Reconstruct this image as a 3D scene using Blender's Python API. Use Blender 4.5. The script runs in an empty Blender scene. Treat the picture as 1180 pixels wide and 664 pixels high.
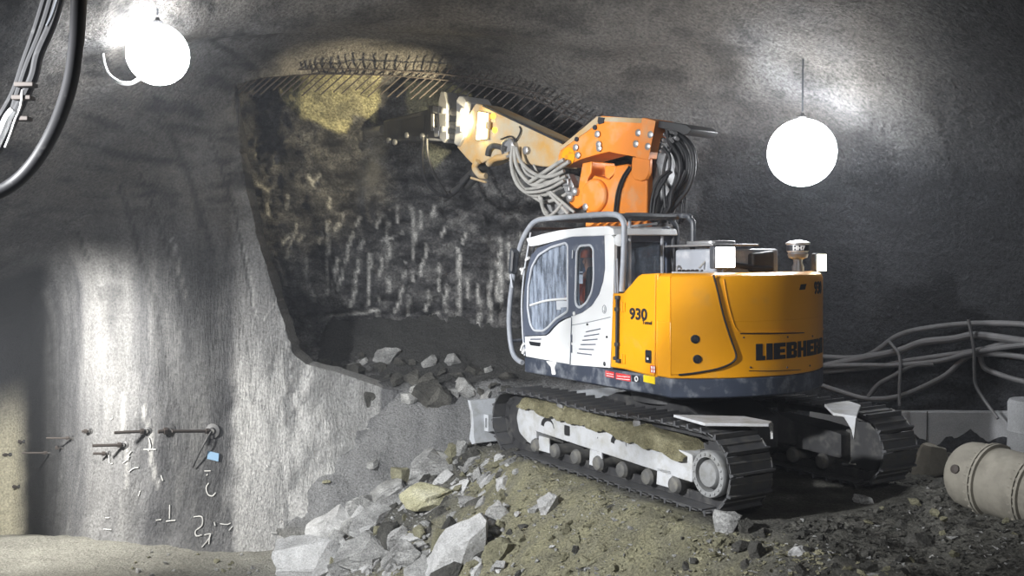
import bpy, bmesh, math, random
from mathutils import Vector, Matrix, noise
from mathutils.geometry import tessellate_polygon
random.seed(7)
scene = bpy.context.scene
COL = scene.collection
V = Vector
PI = math.pi

# ------------------------------------------------------------------ camera
IMG_W, IMG_H = 1180, 664
FPX, PITCH, CAM_H, ROLL = 1135.2, 0.0371, 2.7809, 0.0021
HEAD, CX, CY = 0.5464, 2.2207, 12.7273        # excavator heading and swing centre
SWING, M_PITCH, M_ROLL = -0.0208, 0.017, -0.0027
BOOM_YAW = SWING + 0.2
cam_d = bpy.data.cameras.new('camera')
cam = bpy.data.objects.new('camera', cam_d)
COL.objects.link(cam)
cam_d.sensor_width = 36.0
cam_d.lens = 36.0 * FPX / IMG_W
cam_d.clip_end = 200
cam.location = (0, 0, CAM_H)
cam.rotation_euler = (PI/2 - PITCH, 0, 0)
cam.rotation_euler = (Matrix.Rotation(PI/2 - PITCH, 4, 'X') @ Matrix.Rotation(ROLL, 4, 'Z')).to_euler()
scene.camera = cam
CAM_O = V((0, 0, CAM_H))

def ray(u, v):
    a, b = u - 590, v - 332
    cr, sr = math.cos(ROLL), math.sin(ROLL)
    x, y = a*cr + b*sr, -a*sr + b*cr
    d = V((x/FPX, 1, -y/FPX))
    c, s = math.cos(PITCH), math.sin(PITCH)
    return V((d.x, d.y*c + d.z*s, -d.y*s + d.z*c))

def at(u, v, Y):
    """survey a place: the point at depth Y seen along a sight line"""
    r = ray(u, v)
    return CAM_O + r * (Y / r.y)

def frame(yaw=0.0):
    return Matrix.Translation((CX, CY, 0)) @ Matrix.Rotation(HEAD + PI/2, 4, 'Z') @ Matrix.Rotation(M_PITCH, 4, 'Y') \
        @ Matrix.Rotation(M_ROLL, 4, 'X') @ Matrix.Rotation(yaw, 4, 'Z')

def on(u, v, axis, val, yaw=SWING):
    """point of a plane of the machine (axis 0 x, 1 y, 2 z) in machine coordinates"""
    mi = frame(yaw).inverted()
    o = mi @ CAM_O
    r = mi.to_3x3() @ ray(u, v)
    t = (val - o[axis]) / r[axis]
    return o + r*t

def side(pts, y, yaw=SWING):
    return [(lambda p: (p.x, p.z))(on(u, v, 1, y, yaw)) for u, v in pts]

# ------------------------------------------------------------------ materials
def _n(nt, t, **kw):
    n = nt.nodes.new(t)
    for k, v in kw.items():
        if k == 'inp':
            for a, b in v.items():
                n.inputs[a].default_value = b
        else:
            setattr(n, k, v)
    return n

def mat(name, base, rough=.6, metal=0., dirt=None, dirt_amt=0., dirt_scale=3., bump=0., bump_scale=20., var=0., coat=0., spec=.5, stretch=None):
    m = bpy.data.materials.new(name); m.use_nodes = True
    nt = m.node_tree; L = nt.links
    b = nt.nodes['Principled BSDF']
    b.inputs['Roughness'].default_value = rough
    b.inputs['Metallic'].default_value = metal
    b.inputs['Specular IOR Level'].default_value = spec
    if coat: b.inputs['Coat Weight'].default_value = coat; b.inputs['Coat Roughness'].default_value = .25
    tc = _n(nt, 'ShaderNodeTexCoord')
    vec = tc.outputs['Object']
    if stretch:
        mp = _n(nt, 'ShaderNodeMapping'); mp.inputs['Scale'].default_value = stretch
        L.new(vec, mp.inputs['Vector']); vec = mp.outputs['Vector']
    col = None
    rgb = _n(nt, 'ShaderNodeRGB'); rgb.outputs[0].default_value = (*base, 1); col = rgb.outputs[0]
    if var:
        nz = _n(nt, 'ShaderNodeTexNoise', inp={'Scale': dirt_scale*.7, 'Detail': 6., 'Roughness': .6}); L.new(vec, nz.inputs['Vector'])
        mr = _n(nt, 'ShaderNodeMapRange', inp={'From Min': .3, 'From Max': .7, 'To Min': 1-var, 'To Max': 1+var}); L.new(nz.outputs['Fac'], mr.inputs['Value'])
        mx = _n(nt, 'ShaderNodeVectorMath', operation='SCALE'); L.new(col, mx.inputs[0]); L.new(mr.outputs[0], mx.inputs['Scale']); col = mx.outputs[0]
    if dirt:
        nz = _n(nt, 'ShaderNodeTexNoise', inp={'Scale': dirt_scale, 'Detail': 9., 'Roughness': .68}); L.new(vec, nz.inputs['Vector'])
        mr = _n(nt, 'ShaderNodeMapRange', inp={'From Min': .62 - .35*dirt_amt, 'From Max': .8 - .25*dirt_amt, 'To Max': min(1, .35+dirt_amt)}); L.new(nz.outputs['Fac'], mr.inputs['Value'])
        mx = _n(nt, 'ShaderNodeMix', data_type='RGBA'); L.new(mr.outputs[0], mx.inputs['Factor'])
        L.new(col, mx.inputs['A']); mx.inputs['B'].default_value = (*dirt, 1); col = mx.outputs['Result']
        rr = _n(nt, 'ShaderNodeMapRange', inp={'To Min': rough, 'To Max': .9}); L.new(mr.outputs[0], rr.inputs['Value']); L.new(rr.outputs[0], b.inputs['Roughness'])
    L.new(col, b.inputs['Base Color'])
    if bump:
        nz = _n(nt, 'ShaderNodeTexNoise', inp={'Scale': bump_scale, 'Detail': 8., 'Roughness': .65}); L.new(vec, nz.inputs['Vector'])
        bp = _n(nt, 'ShaderNodeBump', inp={'Strength': min(1, bump), 'Distance': .05*bump}); L.new(nz.outputs['Fac'], bp.inputs['Height']); L.new(bp.outputs['Normal'], b.inputs['Normal'])
    return m

def emit(name, col, strength):
    m = bpy.data.materials.new(name); m.use_nodes = True
    nt = m.node_tree; nt.nodes.clear()
    e = _n(nt, 'ShaderNodeEmission', inp={'Color': (*col, 1), 'Strength': strength}); o = _n(nt, 'ShaderNodeOutputMaterial')
    nt.links.new(e.outputs[0], o.inputs['Surface'])
    return m

def dusty_glass(name, dust, tint=(.30, .34, .40), scale=(6, 6, 1.2)):
    m = bpy.data.materials.new(name); m.use_nodes = True
    nt = m.node_tree; L = nt.links; nt.nodes.clear()
    tc = _n(nt, 'ShaderNodeTexCoord'); mp = _n(nt, 'ShaderNodeMapping'); mp.inputs['Scale'].default_value = scale
    mp.inputs['Rotation'].default_value = (0, .25, 0)
    L.new(tc.outputs['Object'], mp.inputs['Vector'])
    nz = _n(nt, 'ShaderNodeTexNoise', inp={'Scale': 2.2, 'Detail': 7., 'Roughness': .65}); L.new(mp.outputs[0], nz.inputs['Vector'])
    mr = _n(nt, 'ShaderNodeMapRange', inp={'From Min': .40, 'From Max': .64, 'To Min': dust*.15, 'To Max': min(1, dust*1.45)}); L.new(nz.outputs['Fac'], mr.inputs['Value'])
    tr = _n(nt, 'ShaderNodeBsdfTransparent', inp={'Color': (.88, .91, .95, 1)}); gl = _n(nt, 'ShaderNodeBsdfGlossy', inp={'Roughness': .12, 'Color': (.8, .85, .9, 1)})
    df = _n(nt, 'ShaderNodeBsdfDiffuse', inp={'Color': (*tint, 1)})
    a = _n(nt, 'ShaderNodeMixShader'); a.inputs['Fac'].default_value = .06; L.new(tr.outputs[0], a.inputs[1]); L.new(gl.outputs[0], a.inputs[2])
    c = _n(nt, 'ShaderNodeMixShader'); L.new(mr.outputs[0], c.inputs['Fac']); L.new(a.outputs[0], c.inputs[1]); L.new(df.outputs[0], c.inputs[2])
    o = _n(nt, 'ShaderNodeOutputMaterial'); L.new(c.outputs[0], o.inputs['Surface'])
    return m

def ground_mat(name, c_dark, c_mid, c_light, scale=1.2, bump=.8, bscale=9., fine=60., attr=None, attr_cols=None, rough=.95, stretch=(1, 1, 1), contrast=1., fine_amt=.5):
    """mottled mineral surface; named point attributes tint places with their own colour"""
    m = bpy.data.materials.new(name); m.use_nodes = True
    nt = m.node_tree; L = nt.links; b = nt.nodes['Principled BSDF']
    b.inputs['Roughness'].default_value = rough; b.inputs['Specular IOR Level'].default_value = .25
    geo = _n(nt, 'ShaderNodeNewGeometry'); mp = _n(nt, 'ShaderNodeMapping'); mp.inputs['Scale'].default_value = stretch
    L.new(geo.outputs['Position'], mp.inputs['Vector']); vec = mp.outputs['Vector']
    nz = _n(nt, 'ShaderNodeTexNoise', inp={'Scale': scale, 'Detail': 10., 'Roughness': .62}); L.new(vec, nz.inputs['Vector'])
    cr = _n(nt, 'ShaderNodeValToRGB'); e = cr.color_ramp.elements
    w = .2/contrast
    e[0].position = .5-w; e[0].color = (*c_dark, 1); e[1].position = .5+w; e[1].color = (*c_light, 1)
    k = e.new(.5); k.color = (*c_mid, 1)
    L.new(nz.outputs['Fac'], cr.inputs['Fac']); col = cr.outputs['Color']
    nf = _n(nt, 'ShaderNodeTexNoise', inp={'Scale': fine, 'Detail': 5., 'Roughness': .7}); L.new(geo.outputs['Position'], nf.inputs['Vector'])
    mr = _n(nt, 'ShaderNodeMapRange', inp={'From Min': .3, 'From Max': .7, 'To Min': 1-fine_amt, 'To Max': 1+fine_amt}); L.new(nf.outputs['Fac'], mr.inputs['Value'])
    sc = _n(nt, 'ShaderNodeVectorMath', operation='SCALE'); L.new(col, sc.inputs[0]); L.new(mr.outputs[0], sc.inputs['Scale']); col = sc.outputs[0]
    for an, ac in zip(attr or [], attr_cols or []):
        at_ = _n(nt, 'ShaderNodeAttribute'); at_.attribute_name = an
        mx = _n(nt, 'ShaderNodeMix', data_type='RGBA'); L.new(at_.outputs['Fac'], mx.inputs['Factor']); L.new(col, mx.inputs['A'])
        s2 = _n(nt, 'ShaderNodeVectorMath', operation='SCALE'); s2.inputs[0].default_value = ac; L.new(mr.outputs[0], s2.inputs['Scale'])
        L.new(s2.outputs[0], mx.inputs['B']); col = mx.outputs['Result']
    L.new(col, b.inputs['Base Color'])
    n1 = _n(nt, 'ShaderNodeTexNoise', inp={'Scale': bscale, 'Detail': 8., 'Roughness': .65}); L.new(vec, n1.inputs['Vector'])
    ad = _n(nt, 'ShaderNodeMath', operation='MULTIPLY_ADD'); L.new(nf.outputs['Fac'], ad.inputs[0]); ad.inputs[1].default_value = .55; L.new(n1.outputs['Fac'], ad.inputs[2])
    bp = _n(nt, 'ShaderNodeBump', inp={'Strength': min(1., bump), 'Distance': .09*bump}); L.new(ad.outputs[0], bp.inputs['Height']); L.new(bp.outputs['Normal'], b.inputs['Normal'])
    return m

DUST = (.33, .32, .29)
M = {}
M['yellow'] = mat('yellow_paint', (.79, .335, .004), .36, dirt=(.45, .28, .08), dirt_amt=.22, dirt_scale=2.2, var=.06, coat=.15)
M['orange'] = mat('orange_paint', (.78, .235, .02), .42, dirt=(.50, .36, .22), dirt_amt=.34, dirt_scale=2.4, var=.08)
M['stick'] = mat('dusty_ochre_paint', (.46, .26, .07), .6, dirt=(.40, .35, .26), dirt_amt=.75, dirt_scale=1.8, var=.1)
M['white'] = mat('white_paint', (.78, .79, .80), .4, dirt=(.50, .49, .46), dirt_amt=.12, dirt_scale=3.5)
M['frame'] = mat('grey_blue_frame_paint', (.085, .10, .14), .5, dirt=(.42, .43, .45), dirt_amt=.22, dirt_scale=5.)
M['skirt'] = mat('slate_skirt_paint', (.040, .050, .075), .5, dirt=(.32, .34, .37), dirt_amt=.36, dirt_scale=4., var=.15)
M['gasket'] = mat('pale_gasket', (.52, .54, .58), .6)
M['tube'] = mat('grey_tube_paint', (.30, .32, .36), .45, dirt=(.55, .55, .56), dirt_amt=.3, dirt_scale=7.)
M['darktube'] = mat('dark_tube_paint', (.05, .055, .065), .45, dirt=(.30, .30, .31), dirt_amt=.25, dirt_scale=7.)
M['black'] = mat('black_plastic', (.018, .018, .02), .5)
M['rubber'] = mat('black_rubber', (.018, .018, .020), .5, spec=.3, dirt=(.12, .12, .12), dirt_amt=.10, dirt_scale=8.)
M['greyhose'] = mat('dusty_grey_hose', (.34, .33, .31), .7, dirt=(.16, .16, .15), dirt_amt=.4, dirt_scale=6.)
M['steel'] = mat('worn_steel', (.42, .42, .43), .4, .7, dirt=(.30, .29, .27), dirt_amt=.35, dirt_scale=8.)
M['darksteel'] = mat('dark_steel', (.055, .055, .058), .5, .4, dirt=(.17, .165, .15), dirt_amt=.35, dirt_scale=5., bump=.15, bump_scale=30)
M['roller'] = mat('dirty_roller_steel', (.11, .11, .11), .6, .2, dirt=(.22, .21, .18), dirt_amt=.5, dirt_scale=9., bump=.2, bump_scale=20)
M['hub'] = mat('dusty_hub_paint', (.26, .265, .27), .6, .2, dirt=(.16, .155, .14), dirt_amt=.5, dirt_scale=7., bump=.2, bump_scale=20)
M['shoe'] = mat('track_shoe_steel', (.125, .127, .135), .42, .5, dirt=(.22, .21, .18), dirt_amt=.4, dirt_scale=6., bump=.2, bump_scale=25)
M['trackplate'] = mat('dusty_white_track_plate', (.46, .47, .49), .6, dirt=(.30, .29, .25), dirt_amt=.45, dirt_scale=4.5, var=.12, bump=.2, bump_scale=18)
M['bladeblue'] = mat('dusty_blade_paint', (.46, .48, .51), .6, dirt=(.24, .24, .22), dirt_amt=.4, dirt_scale=4.)
M['red'] = mat('red_sticker', (.55, .03, .03), .5, dirt=(.5, .45, .45), dirt_amt=.3, dirt_scale=30.)
M['sticker_white'] = mat('white_sticker', (.75, .75, .75), .5)
M['sticker_yellow'] = mat('yellow_sticker', (.85, .62, .01), .5)
M['letter'] = mat('black_lettering', (.012, .014, .02), .5)
M['seat'] = mat('dark_seat_fabric', (.03, .03, .035), .8)
M['hivis'] = mat('orange_work_jacket', (.85, .13, .04), .8, bump=.2, bump_scale=12)
M['trousers'] = mat('dark_trousers', (.06, .06, .08), .85)
M['skin'] = mat('skin', (.55, .30, .20), .55)
M['helmet'] = mat('orange_helmet', (.82, .16, .03), .35)
M['glass_door'] = dusty_glass('dusty_door_glass', .62, tint=(.36, .41, .50))
M['glass_rear'] = dusty_glass('dusty_side_glass', .06, tint=(.22, .26, .32))
M['glass_back'] = dusty_glass('dim_back_glass', .10, tint=(.12, .13, .15))
M['shotcrete'] = ground_mat('grey_shotcrete', (.085, .086, .092), (.20, .201, .207), (.34, .34, .34), scale=.7, bump=1.7, bscale=8., fine=21., attr=['brown', 'dim', 'wet', 'pale', 'sand'], attr_cols=[(.165, .152, .135), (.034, .036, .041), (.014, .015, .017), (.46, .455, .44), (.50, .47, .36)], fine_amt=.6)  # wet also carries painted shade, sand a painted lamplit patch
M['wallcrete'] = ground_mat('streaked_wall_shotcrete', (.075, .076, .082), (.15, .151, .156), (.25, .25, .25), scale=1.5, bump=.8, bscale=16., fine=26., attr=['brown', 'dim', 'wet', 'pale', 'sand'], attr_cols=[(.165, .152, .135), (.034, .036, .041), (.014, .015, .017), (.48, .475, .465), (.50, .47, .36)], fine_amt=.45, stretch=(1.6, 1.2, .22))  # wet also carries painted shade, sand a painted lamplit patch
M['rockface'] = ground_mat('dark_rock_face', (.018, .018, .02), (.075, .074, .076), (.19, .187, .183), scale=2.0, bump=1., bscale=6., fine=24., attr=['pale', 'mark'], attr_cols=[(.58, .54, .32), (.70, .69, .66)], stretch=(1, 1, 1.6), contrast=1.5, fine_amt=.8, rough=.62)
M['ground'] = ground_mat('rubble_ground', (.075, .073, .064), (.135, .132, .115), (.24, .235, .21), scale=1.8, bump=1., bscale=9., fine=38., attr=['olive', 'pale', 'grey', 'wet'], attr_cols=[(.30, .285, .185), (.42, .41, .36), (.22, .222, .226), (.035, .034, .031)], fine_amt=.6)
M['soil'] = ground_mat('olive_soil', (.17, .155, .09), (.31, .285, .175), (.44, .41, .27), scale=5., bump=1., bscale=16., fine=60.)
M['gravel_olive'] = ground_mat('olive_gravel', (.15, .145, .10), (.27, .255, .17), (.38, .365, .26), scale=5.)
M['gravel_dark'] = ground_mat('dark_gravel', (.04, .04, .037), (.085, .083, .075), (.17, .165, .15), scale=5.)
M['rock'] = ground_mat('grey_rock', (.19, .19, .185), (.36, .36, .355), (.55, .55, .54), scale=3., bump=.9, bscale=9., fine=45., stretch=(1, 1, 2.2))
M['rock_bright'] = ground_mat('bright_rock', (.36, .36, .36), (.55, .55, .55), (.72, .72, .72), scale=3., bump=.9, bscale=9., fine=45., fine_amt=.3)
M['rock_yellow'] = ground_mat('pale_yellow_rock', (.34, .32, .2), (.5, .48, .32), (.62, .6, .46), scale=3., bump=.8, bscale=9., fine=45.)
M['rock_olive'] = ground_mat('olive_rock', (.13, .125, .085), (.22, .21, .14), (.32, .31, .22), scale=3., bump=.9, bscale=9., fine=45.)
M['rock_dark'] = ground_mat('dark_rock', (.045, .045, .042), (.09, .088, .08), (.16, .155, .14), scale=3., bump=1., bscale=10., fine=45.)
M['pipe'] = mat('dusty_vent_pipe', (.23, .215, .18), .75, dirt=(.14, .13, .11), dirt_amt=.45, dirt_scale=3.5, var=.15, bump=.3, bump_scale=12)
M['concrete'] = ground_mat('plain_concrete', (.16, .165, .17), (.22, .225, .235), (.29, .295, .30), scale=.9, bump=.3, bscale=12., fine=60., fine_amt=.2)
M['walllhose'] = mat('grey_wall_hose', (.10, .10, .105), .6, dirt=(.05, .05, .05), dirt_amt=.3, dirt_scale=5.)
M['paint'] = mat('white_spray_paint', (.50, .50, .49), .8)
M['blue'] = mat('blue_plate', (.13, .24, .37), .6)
M['lampcable'] = mat('white_cable', (.75, .75, .75), .5)
M['rust'] = mat('rusty_bar', (.06, .05, .045), .7, .3)
# ------------------------------------------------------------------ builders
class MB:
    def __init__(self): self.bm = bmesh.new()
    def box(self, c, s, rot=None):
        m = Matrix.Translation(c)
        if rot is not None: m = m @ rot
        r = bmesh.ops.create_cube(self.bm, size=1.0, matrix=m @ Matrix.Diagonal((*s, 1)))
        return r['verts']
    def prism(self, pts, a, b, axis=1, holes=()):
        """2-D outline (with holes) drawn out along an axis between a and b"""
        loops = [list(pts)] + [list(h) for h in holes]
        def p3(q, d):
            if axis == 1: return V((q[0], d, q[1]))
            if axis == 0: return V((d, q[0], q[1]))
            return V((q[0], q[1], d))
        lv = []
        for lp in loops:
            lv.append(([self.bm.verts.new(p3(q, a)) for q in lp], [self.bm.verts.new(p3(q, b)) for q in lp]))
        tri = tessellate_polygon([[V((q[0], q[1], 0)) for q in lp] for lp in loops])
        fa = [v for x in lv for v in x[0]]; fb = [v for x in lv for v in x[1]]
        fs = []
        if len(loops) == 1:
            fs.append(self.bm.faces.new(lv[0][0])); fs.append(self.bm.faces.new(list(reversed(lv[0][1]))))
        else:
            for t in tri:
                for arr in (fa, fb):
                    try: fs.append(self.bm.faces.new([arr[i] for i in t]))
                    except ValueError: pass
        for A, B in lv:
            n = len(A)
            for i in range(n):
                try: fs.append(self.bm.faces.new((A[i], A[(i+1) % n], B[(i+1) % n], B[i])))
                except ValueError: pass
        bmesh.ops.recalc_face_normals(self.bm, faces=fs)
        return self
    def tube(self, pts, r, seg=8, smooth=True, caps=True, sub=6):
        pts = [V(p) for p in pts]
        if smooth and len(pts) > 2: pts = spline(pts, sub)
        rad = r if callable(r) else (lambda t: r)
        rings = []; up = None
        n = len(pts)
        for i, p in enumerate(pts):
            t = (pts[min(i+1, n-1)] - pts[max(i-1, 0)]).normalized()
            if up is None:
                up = t.orthogonal().normalized()
            else:
                up = (up - t*up.dot(t)).normalized()
            bi = t.cross(up)
            rr = rad(i/(n-1))
            rings.append([self.bm.verts.new(p + (up*math.cos(2*PI*k/seg) + bi*math.sin(2*PI*k/seg))*rr) for k in range(seg)])
        for a, b in zip(rings, rings[1:]):
            for k in range(seg):
                self.bm.faces.new((a[k], a[(k+1) % seg], b[(k+1) % seg], b[k]))
        if caps:
            self.bm.faces.new(list(reversed(rings[0]))); self.bm.faces.new(rings[-1])
        return self
    def loop_tube(self, pts, r, seg=6):
        pts = [V(p) for p in pts]; n = len(pts); rings = []; nrm = V((0, 0, 0))
        for i in range(n): nrm += pts[i].cross(pts[(i+1) % n])
        nrm.normalize()
        for i, p in enumerate(pts):
            t = (pts[(i+1) % n] - pts[i-1]).normalized(); bi = t.cross(nrm).normalized()
            rings.append([self.bm.verts.new(p + (nrm*math.cos(2*PI*k/seg) + bi*math.sin(2*PI*k/seg))*r) for k in range(seg)])
        for i in range(n):
            a, b = rings[i], rings[(i+1) % n]
            for k in range(seg): self.bm.faces.new((a[k], a[(k+1) % seg], b[(k+1) % seg], b[k]))
        return self
    def lathe(self, prof, c, axis, seg=28):
        """(radius, distance) profile turned about an axis through c"""
        ax = V(axis).normalized(); u = ax.orthogonal().normalized(); w = ax.cross(u); rings = []
        for r, d in prof:
            rings.append([self.bm.verts.new(V(c) + ax*d + (u*math.cos(2*PI*k/seg) + w*math.sin(2*PI*k/seg))*max(r, 1e-4)) for k in range(seg)])
        fs = []
        for a, b in zip(rings, rings[1:]):
            for k in range(seg): fs.append(self.bm.faces.new((a[k], a[(k+1) % seg], b[(k+1) % seg], b[k])))
        fs.append(self.bm.faces.new(list(reversed(rings[0])))); fs.append(self.bm.faces.new(rings[-1]))
        bmesh.ops.recalc_face_normals(self.bm, faces=fs)
        return self
    def build(self, name, m, parent=None, yaw=0., bevel=0., smooth=35, loc=None):
        me = bpy.data.meshes.new(name); self.bm.normal_update(); self.bm.to_mesh(me); self.bm.free()
        if m is not None: me.materials.append(m)
        if smooth:
            me.polygons.foreach_set('use_smooth', [True]*len(me.polygons)); me.set_sharp_from_angle(angle=math.radians(smooth))
        o = bpy.data.objects.new(name, me); COL.objects.link(o)
        if parent is not None: o.parent = parent
        o.rotation_euler.z = yaw
        if loc is not None: o.location = loc
        if bevel:
            b = o.modifiers.new('edge', 'BEVEL'); b.width = bevel; b.segments = 2; b.limit_method = 'ANGLE'; b.angle_limit = math.radians(35)
        return o

def spline(P, sub=6):
    out = []
    n = len(P)
    for i in range(n-1):
        p0, p1, p2, p3 = P[max(i-1, 0)], P[i], P[i+1], P[min(i+2, n-1)]
        for k in range(sub):
            t = k/sub
            out.append(0.5*((2*p1) + (p2-p0)*t + (2*p0-5*p1+4*p2-p3)*t*t + (3*p1-p0-3*p2+p3)*t**3))
    out.append(P[-1]); return out

def rounded(pts, r=.05, n=4):
    """2-D outline with rounded corners"""
    out = []; m = len(pts)
    for i in range(m):
        a, b, c = V((*pts[i-1], 0)), V((*pts[i], 0)), V((*pts[(i+1) % m], 0))
        d = min(r, (a-b).length*.45, (c-b).length*.45)
        p = b + (a-b).normalized()*d; q = b + (c-b).normalized()*d
        for k in range(n+1):
            t = k/n; x = p*(1-t)**2 + b*2*t*(1-t) + q*t*t
            out.append((x.x, x.y))
    return out

def tag(o, label=None, cat=None, group=None, kind=None):
    if label: o['label'] = label
    if cat: o['category'] = cat
    if group: o['group'] = group
    if kind: o['kind'] = kind
    return o

def empty(name, loc=(0, 0, 0), rot=None):
    o = bpy.data.objects.new(name, None); COL.objects.link(o); o.location = loc; o.empty_display_size = .2
    if rot is not None: o.rotation_euler = rot
    return o

def copy_tree(o, parent=None):
    c = o.copy(); COL.objects.link(c)
    if parent is not None: c.parent = parent
    for ch in list(o.children): copy_tree(ch, c)
    return c

def text_mesh(s, size, bold=0., extrude=.004, sx=1.):
    cu = bpy.data.curves.new('lettering', 'FONT'); cu.body = s; cu.size = size; cu.offset = bold; cu.extrude = extrude; cu.resolution_u = 4
    t = bpy.data.objects.new('lettering', cu); COL.objects.link(t)
    bpy.context.view_layer.update()
    me = bpy.data.meshes.new_from_object(t.evaluated_get(bpy.context.evaluated_depsgraph_get()))
    bpy.data.objects.remove(t); bpy.data.curves.remove(cu)
    for v in me.vertices: v.co.x *= sx
    return me

def put_mesh(name, me, m, parent, yaw=0.):
    me.materials.clear(); me.materials.append(m)
    o = bpy.data.objects.new(name, me); COL.objects.link(o); o.parent = parent; o.rotation_euler.z = yaw
    return o

def fbm(p, o=4):
    return noise.fractal(p, .9, 2.1, o)   # about -1..1
def sstep(a, b, x):
    t = max(0., min(1., (x-a)/(b-a))); return t*t*(3-2*t)
def seg_dist(px, py, x0, y0, x1, y1):
    dx, dy = x1-x0, y1-y0; l = dx*dx+dy*dy
    t = 0 if l == 0 else max(0, min(1, ((px-x0)*dx+(py-y0)*dy)/l))
    return math.hypot(px-x0-t*dx, py-y0-t*dy), t
def inside(poly, x, y):
    c = False; n = len(poly); j = n-1
    for i in range(n):
        xi, yi = poly[i]; xj, yj = poly[j]
        if (yi > y) != (yj > y) and x < (xj-xi)*(y-yi)/(yj-yi)+xi: c = not c
        j = i
    return c
def edge_near(poly, x, y):
    best = (1e9, x, y); n = len(poly)
    for i in range(n):
        x0, y0 = poly[i]; x1, y1 = poly[(i+1) % n]
        d, t = seg_dist(x, y, x0, y0, x1, y1)
        if d < best[0]: best = (d, x0+(x1-x0)*t, y0+(y1-y0)*t)
    return best
# ------------------------------------------------------------------ the lining: one shotcrete shell surveyed as columns (sight x: rows of (sight y, depth))
LINING = [
 (-230, [(720, 13.5), (640, 14.2), (540, 15), (450, 15.2), (380, 15), (315, 13.8), (235, 12), (100, 9.6), (-50, 7.6), (-500, 4.4)]),
 (-70, [(690, 16), (618, 17.2), (540, 17.6), (450, 17.8), (396, 17.2), (336, 15.2), (235, 13), (110, 10.6), (-30, 8.6), (-500, 4.5)]),
 (0, [(690, 17), (612, 18.2), (540, 18.6), (450, 18.7), (392, 18.0), (328, 15.6), (228, 13.2), (110, 11), (-20, 9), (-500, 4.7)]),
 (32, [(690, 16.8), (614, 18), (540, 18.4), (450, 18.5), (385, 18), (314, 15.8), (222, 13.5), (100, 11.2), (-20, 9.2), (-500, 4.8)]),
 (52, [(690, 16), (616, 16.9), (540, 17.4), (450, 17.6), (372, 17.4), (300, 15.9), (216, 13.7), (95, 11.5), (-20, 9.4), (-500, 4.9)]),
 (72, [(690, 15.2), (622, 15.9), (540, 16.4), (450, 16.6), (360, 16.6), (287, 15.9), (208, 14), (90, 11.8), (-20, 9.7), (-500, 5)]),
 (98, [(690, 14.8), (630, 15.3), (540, 15.8), (450, 16), (350, 16.1), (274, 15.7), (200, 14.4), (85, 12.1), (-20, 10), (-500, 5)]),
 (135, [(690, 14.5), (636, 15), (540, 15.45), (450, 15.65), (345, 15.8), (265, 15.55), (185, 14.6), (78, 12.4), (-20, 10.3), (-500, 5.1)]),
 (200, [(700, 14.1), (646, 14.7), (540, 15.3), (430, 15.5), (320, 15.6), (220, 15.5), (148, 15), (60, 13.3), (-20, 11.3), (-500, 5.3)]),
 (270, [(710, 13.8), (656, 14.5), (540, 15.2), (430, 15.5), (320, 15.7), (200, 15.8), (110, 15.7), (50, 14.5), (-20, 12.4), (-500, 5.5)]),
 (340, [(710, 13.8), (650, 14.7), (540, 15.4), (430, 15.8), (320, 16), (200, 16.2), (88, 16.3), (40, 15.2), (-20, 13.1), (-500, 5.7)]),
 (450, [(680, 14.9), (600, 15.6), (520, 16.2), (440, 16.7), (320, 16.8), (200, 16.8), (86, 16.7), (40, 15.7), (-20, 13.7), (-500, 5.9)]),
 (570, [(680, 15), (600, 15.8), (520, 16.5), (445, 17), (330, 17), (220, 17), (103, 16.9), (50, 15.9), (-20, 13.9), (-500, 6)]),
 (680, [(680, 15), (600, 15.9), (520, 16.6), (450, 17), (350, 17.1), (250, 17.1), (148, 16.9), (70, 15.6), (-20, 13.7), (-500, 5.9)]),
 (800, [(660, 14.5), (580, 15.5), (500, 16.2), (420, 16.6), (340, 16.7), (260, 16.6), (170, 16.3), (80, 15), (-20, 13), (-500, 5.7)]),
 (930, [(640, 13.8), (560, 14.8), (490, 15.4), (410, 15.7), (340, 15.8), (260, 15.6), (170, 15), (80, 13.6), (-20, 11.9), (-500, 5.4)]),
 (1060, [(630, 13), (560, 13.7), (490, 14.2), (410, 14.4), (340, 14.4), (260, 14.1), (170, 13.4), (80, 12.2), (-20, 10.8), (-500, 5)]),
 (1200, [(620, 12), (560, 12.5), (490, 12.8), (410, 13), (340, 12.9), (260, 12.5), (170, 11.8), (80, 10.8), (-20, 9.6), (-500, 4.6)]),
 (1400, [(640, 10), (560, 10.7), (490, 10.9), (410, 11), (340, 10.9), (260, 10.5), (170, 9.9), (80, 9), (-20, 8), (-500, 4)]),
 (1900, [(900, 6.5), (800, 6.8), (600, 7), (450, 7), (360, 7), (260, 6.8), (150, 6.3), (40, 5.8), (-80, 5.2), (-600, 3)]),
]
OPENING = [(268, 99), (273, 130), (276, 165), (283, 220), (293, 258), (300, 285), (312, 322), (318, 345), (330, 380), (338, 408), (352, 420), (400, 433), (440, 447),
           (500, 455), (560, 465), (640, 472), (735, 474), (738, 330), (735, 185), (700, 158), (680, 148), (650, 132), (620, 117), (590, 107), (560, 99), (520, 93), (480, 89), (430, 86), (380, 85), (340, 86), (305, 89)]

def cat(p0, p1, p2, p3, t):
    return 0.5*((2*p1) + (p2-p0)*t + (2*p0-5*p1+4*p2-p3)*t*t + (3*p1-p0-3*p2+p3)*t**3)

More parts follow.
